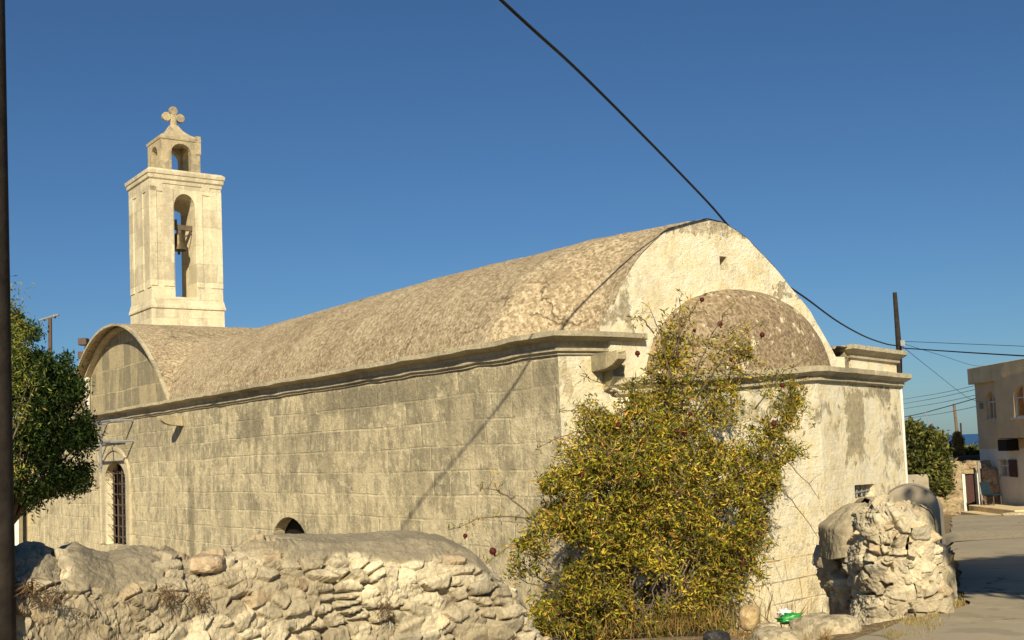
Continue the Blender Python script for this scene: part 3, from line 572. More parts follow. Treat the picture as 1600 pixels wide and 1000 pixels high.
def front_mask(U, V, s_, t_):
    px = -60+U*1020; n = fbm(s_*4, t_*6, 4, 77)-.5
    a = sstep(55, 75, px)*(1-sstep(190, 215, px)); b = sstep(385, 420, px+150*n)*(1-sstep(725, 750, px)); c = 1-sstep(22, 48, px)
    lo = np.where(px < 300, .60, .665)+.10*n*2
    return np.clip(a+b+.8*c, 0, 1)*sstep(lo, lo+.03, V)
rubble('low_rubble_wall', 1150, 250, front_wall, (.10, .074), .043, 3, front_mask, label='crumbling low rubble wall with grey mortar capping in the foreground before the chapel', cat='wall')
# broken end of the churchyard wall, right of the pomegranate
def pillar(U, V):
    a = -math.pi*.5+2*math.pi*U; ca, sa = np.cos(a), np.sin(a)
    p = 3.2; r = (np.abs(ca)**p+np.abs(sa)**p)**(-1/p)
    zf = np.clip(V/.72, 0, 1); tp = np.clip((V-.72)/.28, 0, 1)
    zmax = .76+.0*ca; z = -.30+(zmax+.30)*zf+.20*np.sin(tp*math.pi/2)
    k = (1-.10*zf)*np.cos(tp*math.pi/2*.98)
    rx, ry_ = .36, .42
    X_ = 3.575+rx*r*ca*k+.0*zf+.03*np.sin(z*9); Y_ = 10.75+ry_*r*sa*k+.03*zf
    # lean the top peak left of centre
    X_ = X_-.06*tp
    z = z-np.where(X_ > 3.50, .62, .45)*np.abs(X_-3.50)*zf; return np.stack([X_, Y_, z], -1), a*.45+5, z+tp*.2
CW = empty('churchyard_wall', (3.6, 10.6, -.1), label='broken rubble churchyard wall with a peaked stub beside the road right of the pomegranate', cat='wall')
def child(o, par):
    o.parent = par; o.matrix_parent_inverse = Matrix.Translation(-Vector(par.location)); return o
def pmask(U, V, s_, t_):
    return sstep(.72, .80, V+.10*(fbm(s_*4, t_*4, 3, 5)-.5))*sstep(.25, .4, U)*.0+sstep(.45, .55, fbm(s_*1.8, t_*1.2+4, 3, 8))*sstep(.20, .25, U)*(1-sstep(.44, .5, U))*.9
child(rubble('wall_stub', 420, 260, pillar, (.19, .125), .075, 21, pmask, capcol=(.50, .43, .29)), CW)
# recessed plastered piece behind the stub, with its coping
def coping(U, V):
    a = -math.pi*.5+2*math.pi*U; ca, sa = np.cos(a), np.sin(a); p = 4; r = (np.abs(ca)**p+np.abs(sa)**p)**(-1/p)
    zf = np.clip(V/.6, 0, 1); tp = np.clip((V-.6)/.4, 0, 1); z = .60+.14*zf+.20*tp-.05*(ca < 0); k = 1-.55*tp-.449*sstep(.9, 1, tp)
    return np.stack([3.43+.30*r*ca*k+.08*tp, 11.32+.42*r*sa*k, z+.16*ca*(1-zf)+.01], -1), a*.5, z
child(rubble('coping', 160, 90, coping, (.3, .3), .07, 31, lambda U, V, s, t: U*0+1, capcol=(.52, .44, .29)), CW)
def back_piece(U, V):
    a = -math.pi*.5+2*math.pi*U; ca, sa = np.cos(a), np.sin(a); p = 4; r = (np.abs(ca)**p+np.abs(sa)**p)**(-1/p); z = -.5+1.12*V
    rx = .30+.05*np.sin(z*8)+.06*fbm(z*6, z*0, 3)-.05*(z < .1)
    return np.stack([3.50+1.0*rx*r*ca, 11.65+.3*r*sa, z], -1), a*.4, z
child(rubble('wall_core', 160, 120, back_piece, (.2, .15), .06, 41), CW)
# wall running on towards the road corner: top steps down, lime-plastered face
def run(U, V):
    x0, y0, x1, y1 = 3.55, 10.85, 4.42, 11.95
    tz = np.interp(U, [0, .15, .35, .55, .8, 1], [.80, .74, .73, .80, .86, .84]); zz = np.array([0, .5, .62, .74, .86, 1.]); off = np.array([-.06, .0, .05, .16, .30, .50])
    o = np.interp(V, zz, off); z = np.where(V < .5, -.35+(tz-.16+.35)*V/.5, tz-np.interp(V, zz, [.16, .16, .08, .02, .0, .22]))
    step = .10*((U > .28) & (z < .42))+.06*((U > .45) & (z < .2)); o = o-step
    return np.stack([x0+(x1-x0)*U-.62*o*.9, y0+(y1-y0)*U+.62*o, z], -1), U*1.45, z+o
child(rubble('plastered_run', 300, 200, run, (.24, .16), .05, 51, lambda U, V, s, t: sstep(.44, .56, fbm(s*3, t*1.3, 3, 9)), capcol=(.56, .475, .31)), CW)
def fl(p, pts, r=.0): return [Vector(q) for q in pts]
def run2(U, V):       # end face of that run seen edge-on from the road, and its continuation
    x0, y0, x1, y1 = 4.36, 11.85, 5.02, 14.2
    zz = np.array([0, .42, .55, .66, .78, .9, 1.]); off = np.array([.05, .02, -.02, -.12, -.24, -.36, -.40]); tz = np.interp(U, [0, 1], [.88, .76])
    o = np.interp(V, zz, off); z = np.where(V < .42, -.45+(tz-.16+.45)*V/.42, tz-np.interp(V, zz, [.16, .16, .08, .02, .0, .03, .3]))
    return np.stack([x0+(x1-x0)*U+.96*o, y0+(y1-y0)*U-.27*o, z], -1), U*2.4, z-o
child(rubble('roadside_face', 200, 120, run2, (.4, .3), .018, 61, lambda U, V, s, t: U*0+.85, capcol=(.50, .42, .28)), CW)
# round-topped rendered wall further along the road
RW = empty('rendered_wall', (5.2, 14.4, -.3), label='grey rendered wall with a smooth rounded top running along the road behind the rubble stub', cat='wall')
prof = []
hw = .34
for i in range(13): a = math.pi*i/12; prof.append((hw*math.cos(a), .30*math.sin(a)))
def strip(path, top, mat, name, par, zb=-1.6):
    mb = MB(); V_ = []; n = len(path)
    for i, (x, y) in enumerate(path):
        d = (Vector(path[min(i+1, n-1)])-Vector(path[max(i-1, 0)])).normalized(); nn = Vector((d.y, -d.x)); t = top[i]
        ring_ = [(hw, zb-t+.3)]+prof+[(-hw, zb-t+.3)]
        for o_, z in ring_: V_.append((x+nn.x*o_, y+nn.y*o_, t-.30+z))
    k = len(prof)+2; fs = []
    for i in range(n-1):
        for j in range(k-1): fs.append((i*k+j, i*k+j+1, (i+1)*k+j+1, (i+1)*k+j))
    fs += [tuple(range(k)), tuple((n-1)*k+j for j in range(k))[::-1]]
    o = mb.add(V_, fs).build(name, mat, None, smooth=False, bevel=0); child(o, par); return o
strip([(4.86, 13.9), (5.15, 14.7), (5.7, 16.2), (6.6, 18.5), (7.4, 20.5)], [.98, .98, .88, .70, .55], M['greyrender'], 'wall_body', RW)
# ------------------------------------------------------------------ loose stones and litter by the apse
def rock(name, c, r, m, sd, label=None, cat='rock', group=None, sc=3.):
    n1, n2 = 36, 22; U, V = np.meshgrid(np.linspace(0, 2*math.pi, n1, endpoint=False), np.linspace(.02, math.pi-.02, n2), indexing='ij')
    x, y, z = np.cos(U)*np.sin(V), np.sin(U)*np.sin(V), np.cos(V)
    p = 3.; q = (np.abs(x)**p+np.abs(y)**p+np.abs(z)**p)**(-1/p)
    f1, f2, a, b, _, _ = worley(x*1.6+sd, z*1.6+y*1.1+sd, sd); f = q*(.82+.22*fbm(x*sc+y+sd, z*sc+sd, 4, sd)+.12*np.minimum(f1, .8))
    P = np.stack([c[0]+r[0]*x*f, c[1]+r[1]*y*f, c[2]+r[2]*z*f], -1)-np.array(c)
    o = link(name, npmesh(name, P.reshape(-1, 3), gridfaces(n1, n2, True)), m, smooth=True); o.location = c; o.rotation_euler = (0, 0, sd*1.3)
    return tag(o, label=label, cat=cat, group=group)
def onground_n(px, py):
    """where sight lines through photo pixels first meet the ground (arrays)"""
    px = np.atleast_1d(np.asarray(px, float)); py = np.atleast_1d(np.asarray(py, float)); dx = px-PX; dy = PY-py
    u = dx*math.cos(ROLL)+dy*math.sin(ROLL); v = -dx*math.sin(ROLL)+dy*math.cos(ROLL); c, s = math.cos(PITCH), math.sin(PITCH)
    R_ = np.stack([u/F, (F*c-v*s)/F, (F*s+v*c)/F], -1); ts = np.concatenate([np.arange(3, 25, .02), np.arange(25, 70, .1)])
    Q = R_[:, None, :]*ts[None, :, None]; Q[..., 2] += EYE
    below = Q[..., 2] <= groundz(Q[..., 0], Q[..., 1]); i = np.argmax(below, axis=1); return Q[np.arange(len(px)), i]
def onground(px, py, dz=0): return Vector(onground_n(px, py)[0])
LB = [('large pale boulder with a dark stained top at the foot of the broken wall stub', 1290, 990, 9.7, (.30, .24, .17), 'rock', 4),
      ('rounded pale boulder half out of the frame left of the stub foot', 1215, 1003, 9.6, (.22, .2, .12), 'rock', 9),
      ('tapering ochre stone leaning against the foot of the apse wall', 1172, 965, 11.2, (.15, .10, .13), 'ochrerock', 13),
      ('flat grey stone lying in the dry grass before the apse', 1200, 978, 10.8, (.10, .07, .03), 'rock', 17),
      ('near-black rock at the bottom edge under the pomegranate', 1120, 998, 9.8, (.11, .1, .07), 'darkrock', 21),
      ('pale block lying at the crumbled right end of the foreground wall', 806, 986, 7.0, (.11, .1, .06), 'rock', 25),
      ('pinkish rounded stone on top of the foreground wall', 322, 881, 5.55, (.095, .08, .045), 'pinkrock', 29),
      ('small orange stone on the end of the grey mortar capping', 754, 896, 6.75, (.06, .05, .04), 'pinkrock', 37)]
for lb, px, py, Yd, r, m, sd in LB: rock('boulder' if r[0] > .09 else 'stone', at(px, py, Yd), r, M[m], sd, lb)
def crumple(name, px, py, Yd, s, m, sd, label, cat='litter', parent=None):
    n1, n2 = 26, 14; U, V = np.meshgrid(np.linspace(0, 2*math.pi, n1, endpoint=False), np.linspace(.02, math.pi-.02, n2), indexing='ij')
    x, y, z = np.cos(U)*np.sin(V), np.sin(U)*np.sin(V), np.cos(V); f = .5+.9*np.abs(fbm(x*3+sd, z*3+y*2, 3, sd)-.5)*2+.25*fbm(x*9+sd, z*9, 2, sd)
    P = np.stack([s[0]*x*f, s[1]*y*f, s[2]*z*f], -1).reshape(-1, 3); o = link(name, npmesh(name, P, gridfaces(n1, n2, True)), m); o.location = at(px, py, Yd)
    return tag(o, label=label, cat=cat)
crumple('plastic_bag', 1236, 967, 11.3, (.14, .09, .06), M['baggreen'], 5, 'crumpled green plastic bag lying at the foot of the apse wall')
crumple('plastic_bag', 1227, 958, 11.5, (.08, .05, .05), M['bagwhite'], 8, 'clear whitish plastic bag behind the green bag at the apse foot')
crumple('plastic_cup', 1271, 967, 11.2, (.05, .05, .045), M['bagwhite'], 12, 'crushed white plastic cup left of the dark gap in the wall stub')
for i, (px, py, s_, mm, lb) in enumerate([(1485, 938, .035, 'bagwhite', 'white paper scrap nearest the wall corner on the road verge'), (1499, 929, .03, 'bagwhite', 'white scrap on the asphalt edge right of the wall corner'), (1492, 953, .02, 'bagwhite', 'small white scrap in the dry verge grass below the wall corner'), (1421, 990, .05, 'blue', 'pale blue crumpled wrapper in the verge at the foot of the plastered wall'), (1402, 997, .05, 'bagwhite', 'white wrapper at the bottom edge beside the wall stub'), (1457, 982, .05, 'bagwhite', 'flat white scrap in the dry grass of the verge')]):
    p = onground(px, py, .03); o = crumple('litter', px, py, p.y, (s_*1.3, s_, s_*.5), M[mm] if mm != 'blue' else plain('pale_blue', (.30, .40, .48), .5), 20+i, lb)
# ------------------------------------------------------------------ foliage
def leaves(name, C_, Dv, Ls, Ws, cols, m, parent=None, fold=.25):
    n = len(C_); Dv = Dv/(np.linalg.norm(Dv, axis=1, keepdims=True)+1e-9); R_ = RNG.normal(size=(n, 3)); Sd = np.cross(Dv, R_); Sd /= np.linalg.norm(Sd, axis=1, keepdims=True)+1e-9
    Nn = np.cross(Dv, Sd); L_ = Ls[:, None]; W_ = Ws[:, None]
    v0 = C_; v1 = C_+Dv*L_*.45+Sd*W_*.5+Nn*W_*fold; v2 = C_+Dv*L_-Nn*L_*.10; v3 = C_+Dv*L_*.45-Sd*W_*.5+Nn*W_*fold
    V = np.stack([v0, v1, v2, v3], 1).reshape(-1, 3); Fc = np.arange(n*4).reshape(n, 4)
    Fc = np.concatenate([Fc[:, [0, 1, 2]], Fc[:, [0, 2, 3]]]); return link(name, npmesh(name, V, Fc, np.repeat(cols, 4, axis=0)), m, parent)
def pick(pal, n, var=.2):
    pal = np.array(pal); wts = pal[:, 3]/pal[:, 3].sum(); i = RNG.choice(len(pal), n, p=wts); return pal[i, :3]*(1+var*(RNG.random((n, 1))*2-1))
def inpoly(px, py, poly):
    c = np.zeros(px.shape, bool); n = len(poly)
    for i in range(n):
        x0, y0 = poly[i]; x1, y1 = poly[i-1]
        c ^= ((y0 > py) != (y1 > py)) & (px < (x1-x0)*(py-y0)/(y1-y0+1e-9)+x0)
    return c
def atn(px, py, Y):
    return np.array([tuple(at(a, b, c)) for a, b, c in zip(px, py, Y)])
def bushy(outline, n, Yc, half, seed=0, weight=None):
    """points in a rounded volume whose width at each height follows the shrub's own outline"""
    rg = np.random.default_rng(seed); P = np.array(outline, float); lo, hi = P.min(0), P.max(0); out = []
    while len(out) < n:
        x = rg.uniform(lo[0], hi[0], 4000); y = rg.uniform(lo[1], hi[1], 4000); ok = inpoly(x, y, outline)
        if weight is not None: ok &= rg.random(4000) < weight(x, y)
        x, y = x[ok], y[ok]
        row = [np.array([x0 for x0 in np.linspace(lo[0], hi[0], 40)])]
        for a, b in zip(x, y): out.append((a, b, rg.uniform(-1, 1)))
    out = np.array(out[:n]); cxm = np.array([0]); px, py, t = out.T
    mid = np.array([np.mean([lo[0], hi[0]])]*len(px)); k = np.clip(1-((px-mid)/((hi[0]-lo[0])*.52))**2, .08, 1)**.5
    Y = Yc(px, py)+t*half(px, py)*k
    return px, py, Y
# pomegranate
outl = [(835, 1010), (812, 985), (800, 960), (800, 925), (790, 890), (800, 850), (826, 815), (850, 780), (842, 745), (880, 722), (868, 690), (895, 660), (905, 630), (930, 612), (945, 640), (965, 628), (975, 600), (1010, 585), (1018, 545), (1030, 505), (1050, 465), (1072, 462), (1095, 500), (1120, 525), (1150, 505), (1180, 512), (1185, 550), (1200, 575), (1235, 585), (1262, 605), (1268, 650), (1255, 690), (1262, 715), (1235, 722), (1222, 740), (1216, 770), (1195, 800), (1205, 850), (1198, 900), (1170, 940), (1150, 960), (1130, 1010)]
PT = empty('pomegranate_tree', at(985, 1010, 12.3), label='bushy pomegranate with yellow-green leaves and dark red fruit growing against the apse', cat='tree')
def wgt(x, y):
    d = np.clip((y-560)/120, 0, 1); n = fbm(x*.022, y*.022, 3, 5); core = np.exp(-((x-1020)/150)**2-((y-800)/190)**2)
    return np.clip(.26+.45*d+.6*core, 0, 1)*(.04+.96*sstep(.40, .54, n+.20*core))
Yb = lambda x, y: 12.75+(x-1000)*.0042+(800-y)*.0012; Hb = lambda x, y: .25+.75*sstep(480, 760, y)+0*x
px, py, Yv = bushy(outl, 7800, Yb, Hb, 5, wgt); T_ = atn(px, py, Yv); T_ = T_[fbm(T_[:, 0]*2.3+3, T_[:, 2]*2.3+T_[:, 1]*2.9, 3, 71) > .415-.14*RNG.random(len(T_))]; T_[:, 2] = np.maximum(T_[:, 2], -.6)
base0 = np.array(at(985, 1012, 12.4)); base0[2] = -.5
# main stems then twigs joined to the nearest stem node
stems = MB(); nodes = []; sp = []
for i in range(64):
    tg = T_[RNG.integers(len(T_))]; b0 = base0+np.array([RNG.normal()*.35, RNG.normal()*.18, -.1]); 
    mid_ = b0*.45+tg*.55+np.array([0, 0, .25+.2*RNG.random()]); k = 12; pts = []
    for j in range(k+1):
        t = j/k; p = b0*(1-t)**2+2*mid_*t*(1-t)+tg*t*t+RNG.normal(size=3)*.012; pts.append(p); nodes.append(p)
    r0 = .010+.014*RNG.random(); stems.tube(pts, [r0*(1-.85*j/k) for j in range(k+1)], 5)
nodes = np.array(nodes); tw = MB(); LC, LD = [], []
for i, tpt in enumerate(T_):
    d = np.linalg.norm(nodes-tpt, axis=1)+.35*np.maximum(0, nodes[:, 2]-tpt[2]); nb = nodes[np.argmin(d)]; L_ = np.linalg.norm(tpt-nb)
    if L_ > .45: nb = tpt+(nb-tpt)*(.45/L_)
    dirn = tpt-nb; nrm = np.linalg.norm(dirn)+1e-6; end = tpt+dirn/nrm*.08+np.array([0, 0, -.03])
    midp = (nb+end)/2+np.array([0, 0, .03]); 
    if i % 4 == 0: tw.tube([nb, midp, end], [.004, .003, .0015], 3, caps=False)
    m_ = RNG.integers(8, 14)
    for q in range(m_):
        t = RNG.random()**.8; c0 = nb*(1-t)**2+2*midp*t*(1-t)+end*t*t
        LC.append(c0+RNG.normal(size=3)*.012); LD.append(dirn/nrm*.5+RNG.normal(size=3)*.75+np.array([0, 0, .05]))
# sparse outer twigs reaching over the wall
far = [((845, 815), (700, 828), 12.2), ((850, 850), (762, 880), 12.2), ((1000, 700), (880, 640), 12.4), ((1010, 660), (905, 585), 12.6), ((1050, 600), (1015, 480), 12.9), ((1060, 560), (1065, 455), 13.), ((1080, 600), (1150, 470), 13.1), ((1090, 620), (1190, 500), 13.2), ((1180, 640), (1262, 560), 13.7), ((1190, 740), (1285, 850), 13.6), ((1190, 700), (1282, 780), 13.7), ((840, 820), (745, 760), 12.1), ((1050, 560), (1100, 460), 13.1), ((960, 680), (840, 700), 12.3), ((1020, 520), (985, 500), 13.)]
for (a, b, Yd) in far:
    p, q = np.array(at(*a, Yd)), np.array(at(*b, Yd-.1)); k = 10; pts = [p+(q-p)*j/k+np.array([0, 0, .10*math.sin(math.pi*j/k)])+RNG.normal(size=3)*.008 for j in range(k+1)]
    stems.tube(pts, [.009*(1-.8*j/k)+.001 for j in range(k+1)], 4)
    for j in range(3, k+1):
        e = pts[j]+RNG.normal(size=3)*.10; tw.tube([pts[j], e], [.003, .001], 3, caps=False)
        if b[0] > 1275: continue
        for _ in range(3): t = RNG.random(); LC.append(pts[j]*(1-t)+e*t); LD.append(RNG.normal(size=3))
LC = np.array(LC); LD = np.array(LD); n = len(LC)
pal = [(.36, .30, .03, 4.5), (.56, .43, .04, 3.5), (.20, .21, .022, 5), (.075, .09, .015, 5), (.60, .34, .07, 1.8), (.34, .18, .04, .8), (.20, .11, .04, .5)]
cl = pick(pal, n); tn = fbm(LC[:, 0]*4, LC[:, 2]*4+LC[:, 1], 3, 4)[:, None]; cl = cl*(.40+1.2*tn)
leaves('foliage', LC, LD, RNG.uniform(.042, .085, n), RNG.uniform(.013, .023, n), cl, M['leaf'], None)
fo = bpy.data.objects['foliage']; child(fo, PT)
child(stems.build('stem', M['bark'], None, smooth=True), PT); child(tw.build('twigs', M['bark'], None), PT)
fr = [(1097, 468), (1125, 506), (1085, 516), (1191, 523), (996, 552), (1142, 562), (967, 664), (984, 672), (1057, 674), (1070, 675), (1078, 647), (1222, 602), (1209, 662), (727, 837), (770, 861), (910, 741), (1160, 880), (998, 742), (1005, 788)]
for i, (a, b) in enumerate(fr):
    Yd = Yb(a, b)-.55*sstep(520, 700, b)-(.1 if a > 800 else .5)
    mb = MB().lathe([(0, -.036), (.02, -.032), (.034, -.015), (.038, .002), (.034, .02), (.022, .032), (.010, .036), (.010, .046), (.016, .056)], n=12)
    o = mb.build('fruit', M['fruit'], None, smooth=True); o.location = Vector(at(a, b, float(Yd)))-PT.location; o.parent = PT; o.rotation_euler = (math.pi+.3*math.sin(i), .4*math.cos(i*2), 0); o.scale = [.78+.2*math.sin(i*2.3)]*3
    st_ = MB().tube([(0, 0, -.03), (.01*math.sin(i), 0, -.10), (.03*math.sin(i*3), .02, -.16)], .0025, 4).build('stalk', M['bark'], o)
# dry grass (uncountable)
def grass(name, pts, hgt, pal, label, w_=.006):
    n = len(pts); C_ = np.array(pts); d = RNG.normal(size=(n, 3))*.45+np.array([0, 0, 1.]); 
    o = leaves(name, C_, d, hgt*RNG.uniform(.5, 1.2, n), np.full(n, w_), pick(pal, n), M['leaf'], None, fold=0); return tag(o, label=label, cat='grass', kind='stuff')
dry = [(.50, .36, .14, 4), (.36, .22, .08, 3), (.44, .18, .06, 1.5), (.30, .28, .08, 1.5)]
gp_ = []
def scatter(px0, px1, py0, py1, n, dens):
    a = RNG.uniform(px0, px1, n*8); b = RNG.uniform(py0, py1, n*8); k = RNG.random(n*8) < dens(a, b); a, b = a[k][:n], b[k][:n]
    for i in range(0, len(a), 400):
        q = onground_n(a[i:i+400], b[i:i+400]); q[:, 2] -= .01; gp_.extend(map(tuple, q))
scatter(1130, 1300, 968, 1000, 900, lambda x, y: .15+.85*sstep(.45, .6, fbm(x*.03, y*.1, 3)))
grass('dry_grass', gp_, .09, dry, 'rusty dry grass and weeds on the bank before the apse')
gp_ = []; scatter(1380, 1510, 925, 1005, 7000, lambda x, y: np.clip(1.3-abs(x-(1480-(y-925)*.9))/40, 0, 1)*(.1+.9*sstep(.42, .56, fbm(x*.05, y*.09, 3, 9))))
grass('verge_grass', gp_, .07, [(.46, .36, .16, 4), (.36, .27, .11, 3), (.40, .36, .14, 1)], 'sparse straw-coloured grass on the verge at the foot of the roadside wall')
# loose gravel and chips on the verge
gp_ = []; scatter(1380, 1520, 922, 1005, 420, lambda x, y: np.clip(1.3-abs(x-(1482-(y-925)*.9))/46, 0, 1)); scatter(1130, 1320, 965, 1002, 240, lambda x, y: .6+0*x)
ico = np.array([(1, 0, 0), (-1, 0, 0), (0, 1, 0), (0, -1, 0), (0, 0, 1), (0, 0, -1)], float); icf = np.array([(0, 2, 4), (2, 1, 4), (1, 3, 4), (3, 0, 4), (2, 0, 5), (1, 2, 5), (3, 1, 5), (0, 3, 5)])
gn = len(gp_); GV = np.array(gp_)[:, None, :]+ico[None]*RNG.uniform(.5, 1.3, (gn, 6, 1))*(RNG.uniform(.008, .028, (gn, 1, 1))*np.array([1, 1, .6])); GF = (icf[None]+6*np.arange(gn)[:, None, None]).reshape(-1, 3)
tag(link('gravel', npmesh('gravel', GV.reshape(-1, 3), GF, np.repeat(pick([(.46, .38, .26, 3), (.60, .52, .37, 2), (.30, .25, .18, 1)], gn), 6, axis=0)), M['rubble']), label='loose stone chips and gravel along the verge and the bank', cat='gravel', kind='stuff')
# tall straw at the foot of the pomegranate
gp_ = [(base0[0]+RNG.normal()*.75, base0[1]-.25+RNG.normal()*.35, -.42+.1*RNG.random()) for _ in range(1300)]
grass('tall_dry_grass', gp_, .27, [(.40, .28, .09, 4), (.30, .18, .06, 3), (.22, .20, .05, 3)], 'tall straw and dead weeds round the foot of the pomegranate', .005)
# brown weeds rooted in the front wall
for i, (px_c, py_c, Yd, sp_, lb) in enumerate([(45, 915, 4.72, 14, 'brown dead weed hanging from the wall left of the small grey capping'), (80, 930, 4.78, 16, 'brown dead weed under the left grey capping of the low wall'), (262, 925, 5.2, 14, 'dead weed tuft in a crack left of centre of the low wall'), (310, 935, 5.35, 16, 'dead weed tuft below the pinkish stone of the low wall'), (598, 948, 5.95, 12, 'dead weed tuft under the long grey capping of the low wall')]):
    n = 110; C_ = atn(RNG.normal(px_c, sp_*.6, n), RNG.normal(py_c, sp_*.5, n), np.full(n, Yd)+RNG.uniform(-.05, .06, n)); d = RNG.normal(size=(n, 3))*.6+np.array([0, -.3, -.5])
    o = leaves('dead_weed', C_, d, RNG.uniform(.02, .07, n), np.full(n, .004), pick([(.20, .12, .06, 3), (.13, .08, .04, 2), (.34, .24, .12, 1)], n), M['leaf'], None, 0); tag(o, label=lb, cat='weed')
# ------------------------------------------------------------------ generic tree crown from leaf clumps
def crown(name, outline, Yc, half, n, lpt, L, W_, pal, parent, seed, weight=None, spread=.12, up=0.):
    px, py, Yv = bushy(outline, n, lambda x, y: Yc+0*x, lambda x, y: half+0*x, seed, weight); C0 = atn(px, py, Yv); C_ = np.repeat(C0, lpt, axis=0)+RNG.normal(size=(n*lpt, 3))*spread
    cd = np.repeat(RNG.normal(size=(n, 3))*.5+np.array([0, -.2, up]), lpt, axis=0)+RNG.normal(size=(n*lpt, 3))*.7; k = n*lpt
    cl = pick(pal, k)*np.repeat(.7+.6*RNG.random((n, 1)), lpt, axis=0)
    o = leaves(name, C_, cd, RNG.uniform(.6, 1.1, k)*L, RNG.uniform(.7, 1.1, k)*W_, cl, M['leaf'], None); child(o, parent); return o, C0
def limbs(parent, base, C0, n, r, seed):
    rg = np.random.default_rng(seed); mb = MB(); b = np.array(base); mn = C0.mean(0); fork = b*.45+mn*.55
    mb.tube([b, (b+fork)/2+rg.normal(size=3)*.04, fork], [r, r*.8, r*.6], 8)
    for i in range(n):
        t = C0[rg.integers(len(C0))]; mid_ = (fork+t)/2+np.array([0, 0, .1]); mb.tube([fork, mid_, t], [r*.4, r*.22, r*.05], 5)
    o = mb.build('trunk', M['bark'], None, smooth=True); child(o, parent); return o
LT = empty('citrus_tree', at(15, 1000, 15.), label='dark green dense tree at the left edge beside the pole in front of the chapel', cat='tree'); LT.location.z = -1.0
lo_ = [(-90, 505), (-30, 470), (15, 488), (34, 500), (42, 520), (60, 512), (64, 550), (76, 560), (82, 580), (96, 572), (104, 545), (108, 580), (122, 600), (132, 600), (128, 625), (140, 645), (140, 672), (148, 682), (138, 710), (142, 745), (128, 762), (112, 778), (98, 765), (70, 780), (48, 795), (28, 770), (-30, 790), (-90, 760)]
g1, C1 = crown('crown', lo_, 15., 1.1, 2300, 20, .085, .028, [(.03, .06, .010, 4), (.05, .085, .014, 3), (.10, .13, .02, 1.), (.018, .038, .008, 4)], LT, 61, lambda x, y: .06+.94*sstep(.42, .50, fbm(x*.028, y*.028, 3, 6)), .055, .2)
limbs(LT, (LT.location.x-.2, 15., -1.05), C1, 26, .09, 3)
LT2 = empty('olive_tree', at(-10, 1000, 12.), label='pale yellow-green tree at the left edge above the dark tree', cat='tree'); LT2.location.z = -1.0
lo2 = [(-80, 430), (-20, 470), (8, 425), (22, 428), (28, 455), (18, 490), (34, 492), (42, 520), (50, 560), (60, 600), (48, 640), (34, 700), (30, 745), (-40, 760), (-90, 600)]
g2, C2 = crown('crown', lo2, 12.2, .5, 380, 12, .07, .016, [(.22, .24, .035, 4), (.30, .29, .06, 3), (.12, .15, .03, 3), (.34, .20, .05, .5)], LT2, 62, lambda x, y: .25+.75*sstep(.4, .55, fbm(x*.03, y*.03, 3, 16)), .07, .3)
limbs(LT2, (LT2.location.x-.3, 12.2, -1.05), C2, 16, .06, 4)
# shade tree out of frame whose shadow lies over the road
ST = empty('roadside_tree', (7.6, 3.4, 0), label='leafy tree beside the road, out of view on the right, shading the asphalt', cat='tree')
n = 3000; a = RNG.random((n, 3))*2-1; a = a[(a**2).sum(1) < 1]; C0 = a*np.array([3.6, .8, 1.65])+np.array([8.0, 3.3, 6.55]); C0[:, 2] += .18*(C0[:, 0]-8); C0 = C0[C0[:, 0] > 4.3]; C_ = np.repeat(C0, 16, axis=0)+RNG.normal(size=(len(C0)*16, 3))*.22; k = len(C_)
o = leaves('crown', C_, RNG.normal(size=(k, 3)), np.full(k, .26), np.full(k, .14), pick([(.05, .10, .02, 1)], k), M['leaf'], None); child(o, ST); limbs(ST, (7.9, 3.4, -.1), C0, 18, .16, 5)
# ------------------------------------------------------------------ far right: house, gate wall, trees
HX = 21.6
HS = empty('house', (HX, 50.4, -2.2), label='two-storey beige house with concrete roof slab, white ground floor and projecting bay', cat='house')
def H(px, py, x=HX): p = onplane(px, py, Vector((x, 0, 0)), Vector((1, 0, 0))); return p
def hb(a, b, name, m, par=HS, bevel=0):
    o = MB().box(a, b).build(name, m, None, bevel=bevel); return child(o, par)
yc = 50.4; zs = .85
# side wall with openings. frame first axis = -Y
HM = frame_M((HX, 0, 0), (0, -1, 0), (0, 0, 1))
w1 = H(1550, 633, HX); 
o1 = arch2d(-51.0, -50.0, H(1550, 655).z, H(1550, 628).z, H(1550, 611).z, 8)
lw = (H(1559, 718), H(1581, 745)); o2 = [(-lw[0].y, lw[1].z), (-lw[1].y, lw[1].z), (-lw[1].y, lw[0].z), (-lw[0].y, lw[0].z)]
o = MB().plate([(-52.1, zs), (-42, zs), (-42, 4.), (-52.1, 4.)], [o1], HM, .25, back=False, rim=False).build('upper_wall', M['housewall'], None); child(o, HS)
o = MB().plate([(-52.1, -2.6), (-42, -2.6), (-42, zs), (-52.1, zs)], [o2], frame_M((HX+.01, 0, 0), (0, -1, 0), (0, 0, 1)), .25, back=False, rim=False).build('lower_wall', M['housewhite'], None); child(o, HS)
hb((HX+.02, 52.0, -2.6), (30, 52.1, zs), 'lower_wall', M['housewhite']); hb((HX+.03, 52.0, zs), (30, 52.1, 4.), 'upper_wall', M['housewall']); hb((HX+.3, 42.1, -2.6), (30, 42.3, 4.), 'upper_wall', M['housewall'])
f_ = H(1513, 577); hb((HX-.22, 41.5, H(1513, 602).z), (30.5, 52.3, 4.62), 'roof_slab', M['fascia'], bevel=.02)
bx = HX-.62; b0 = H(1557, 650, bx).y
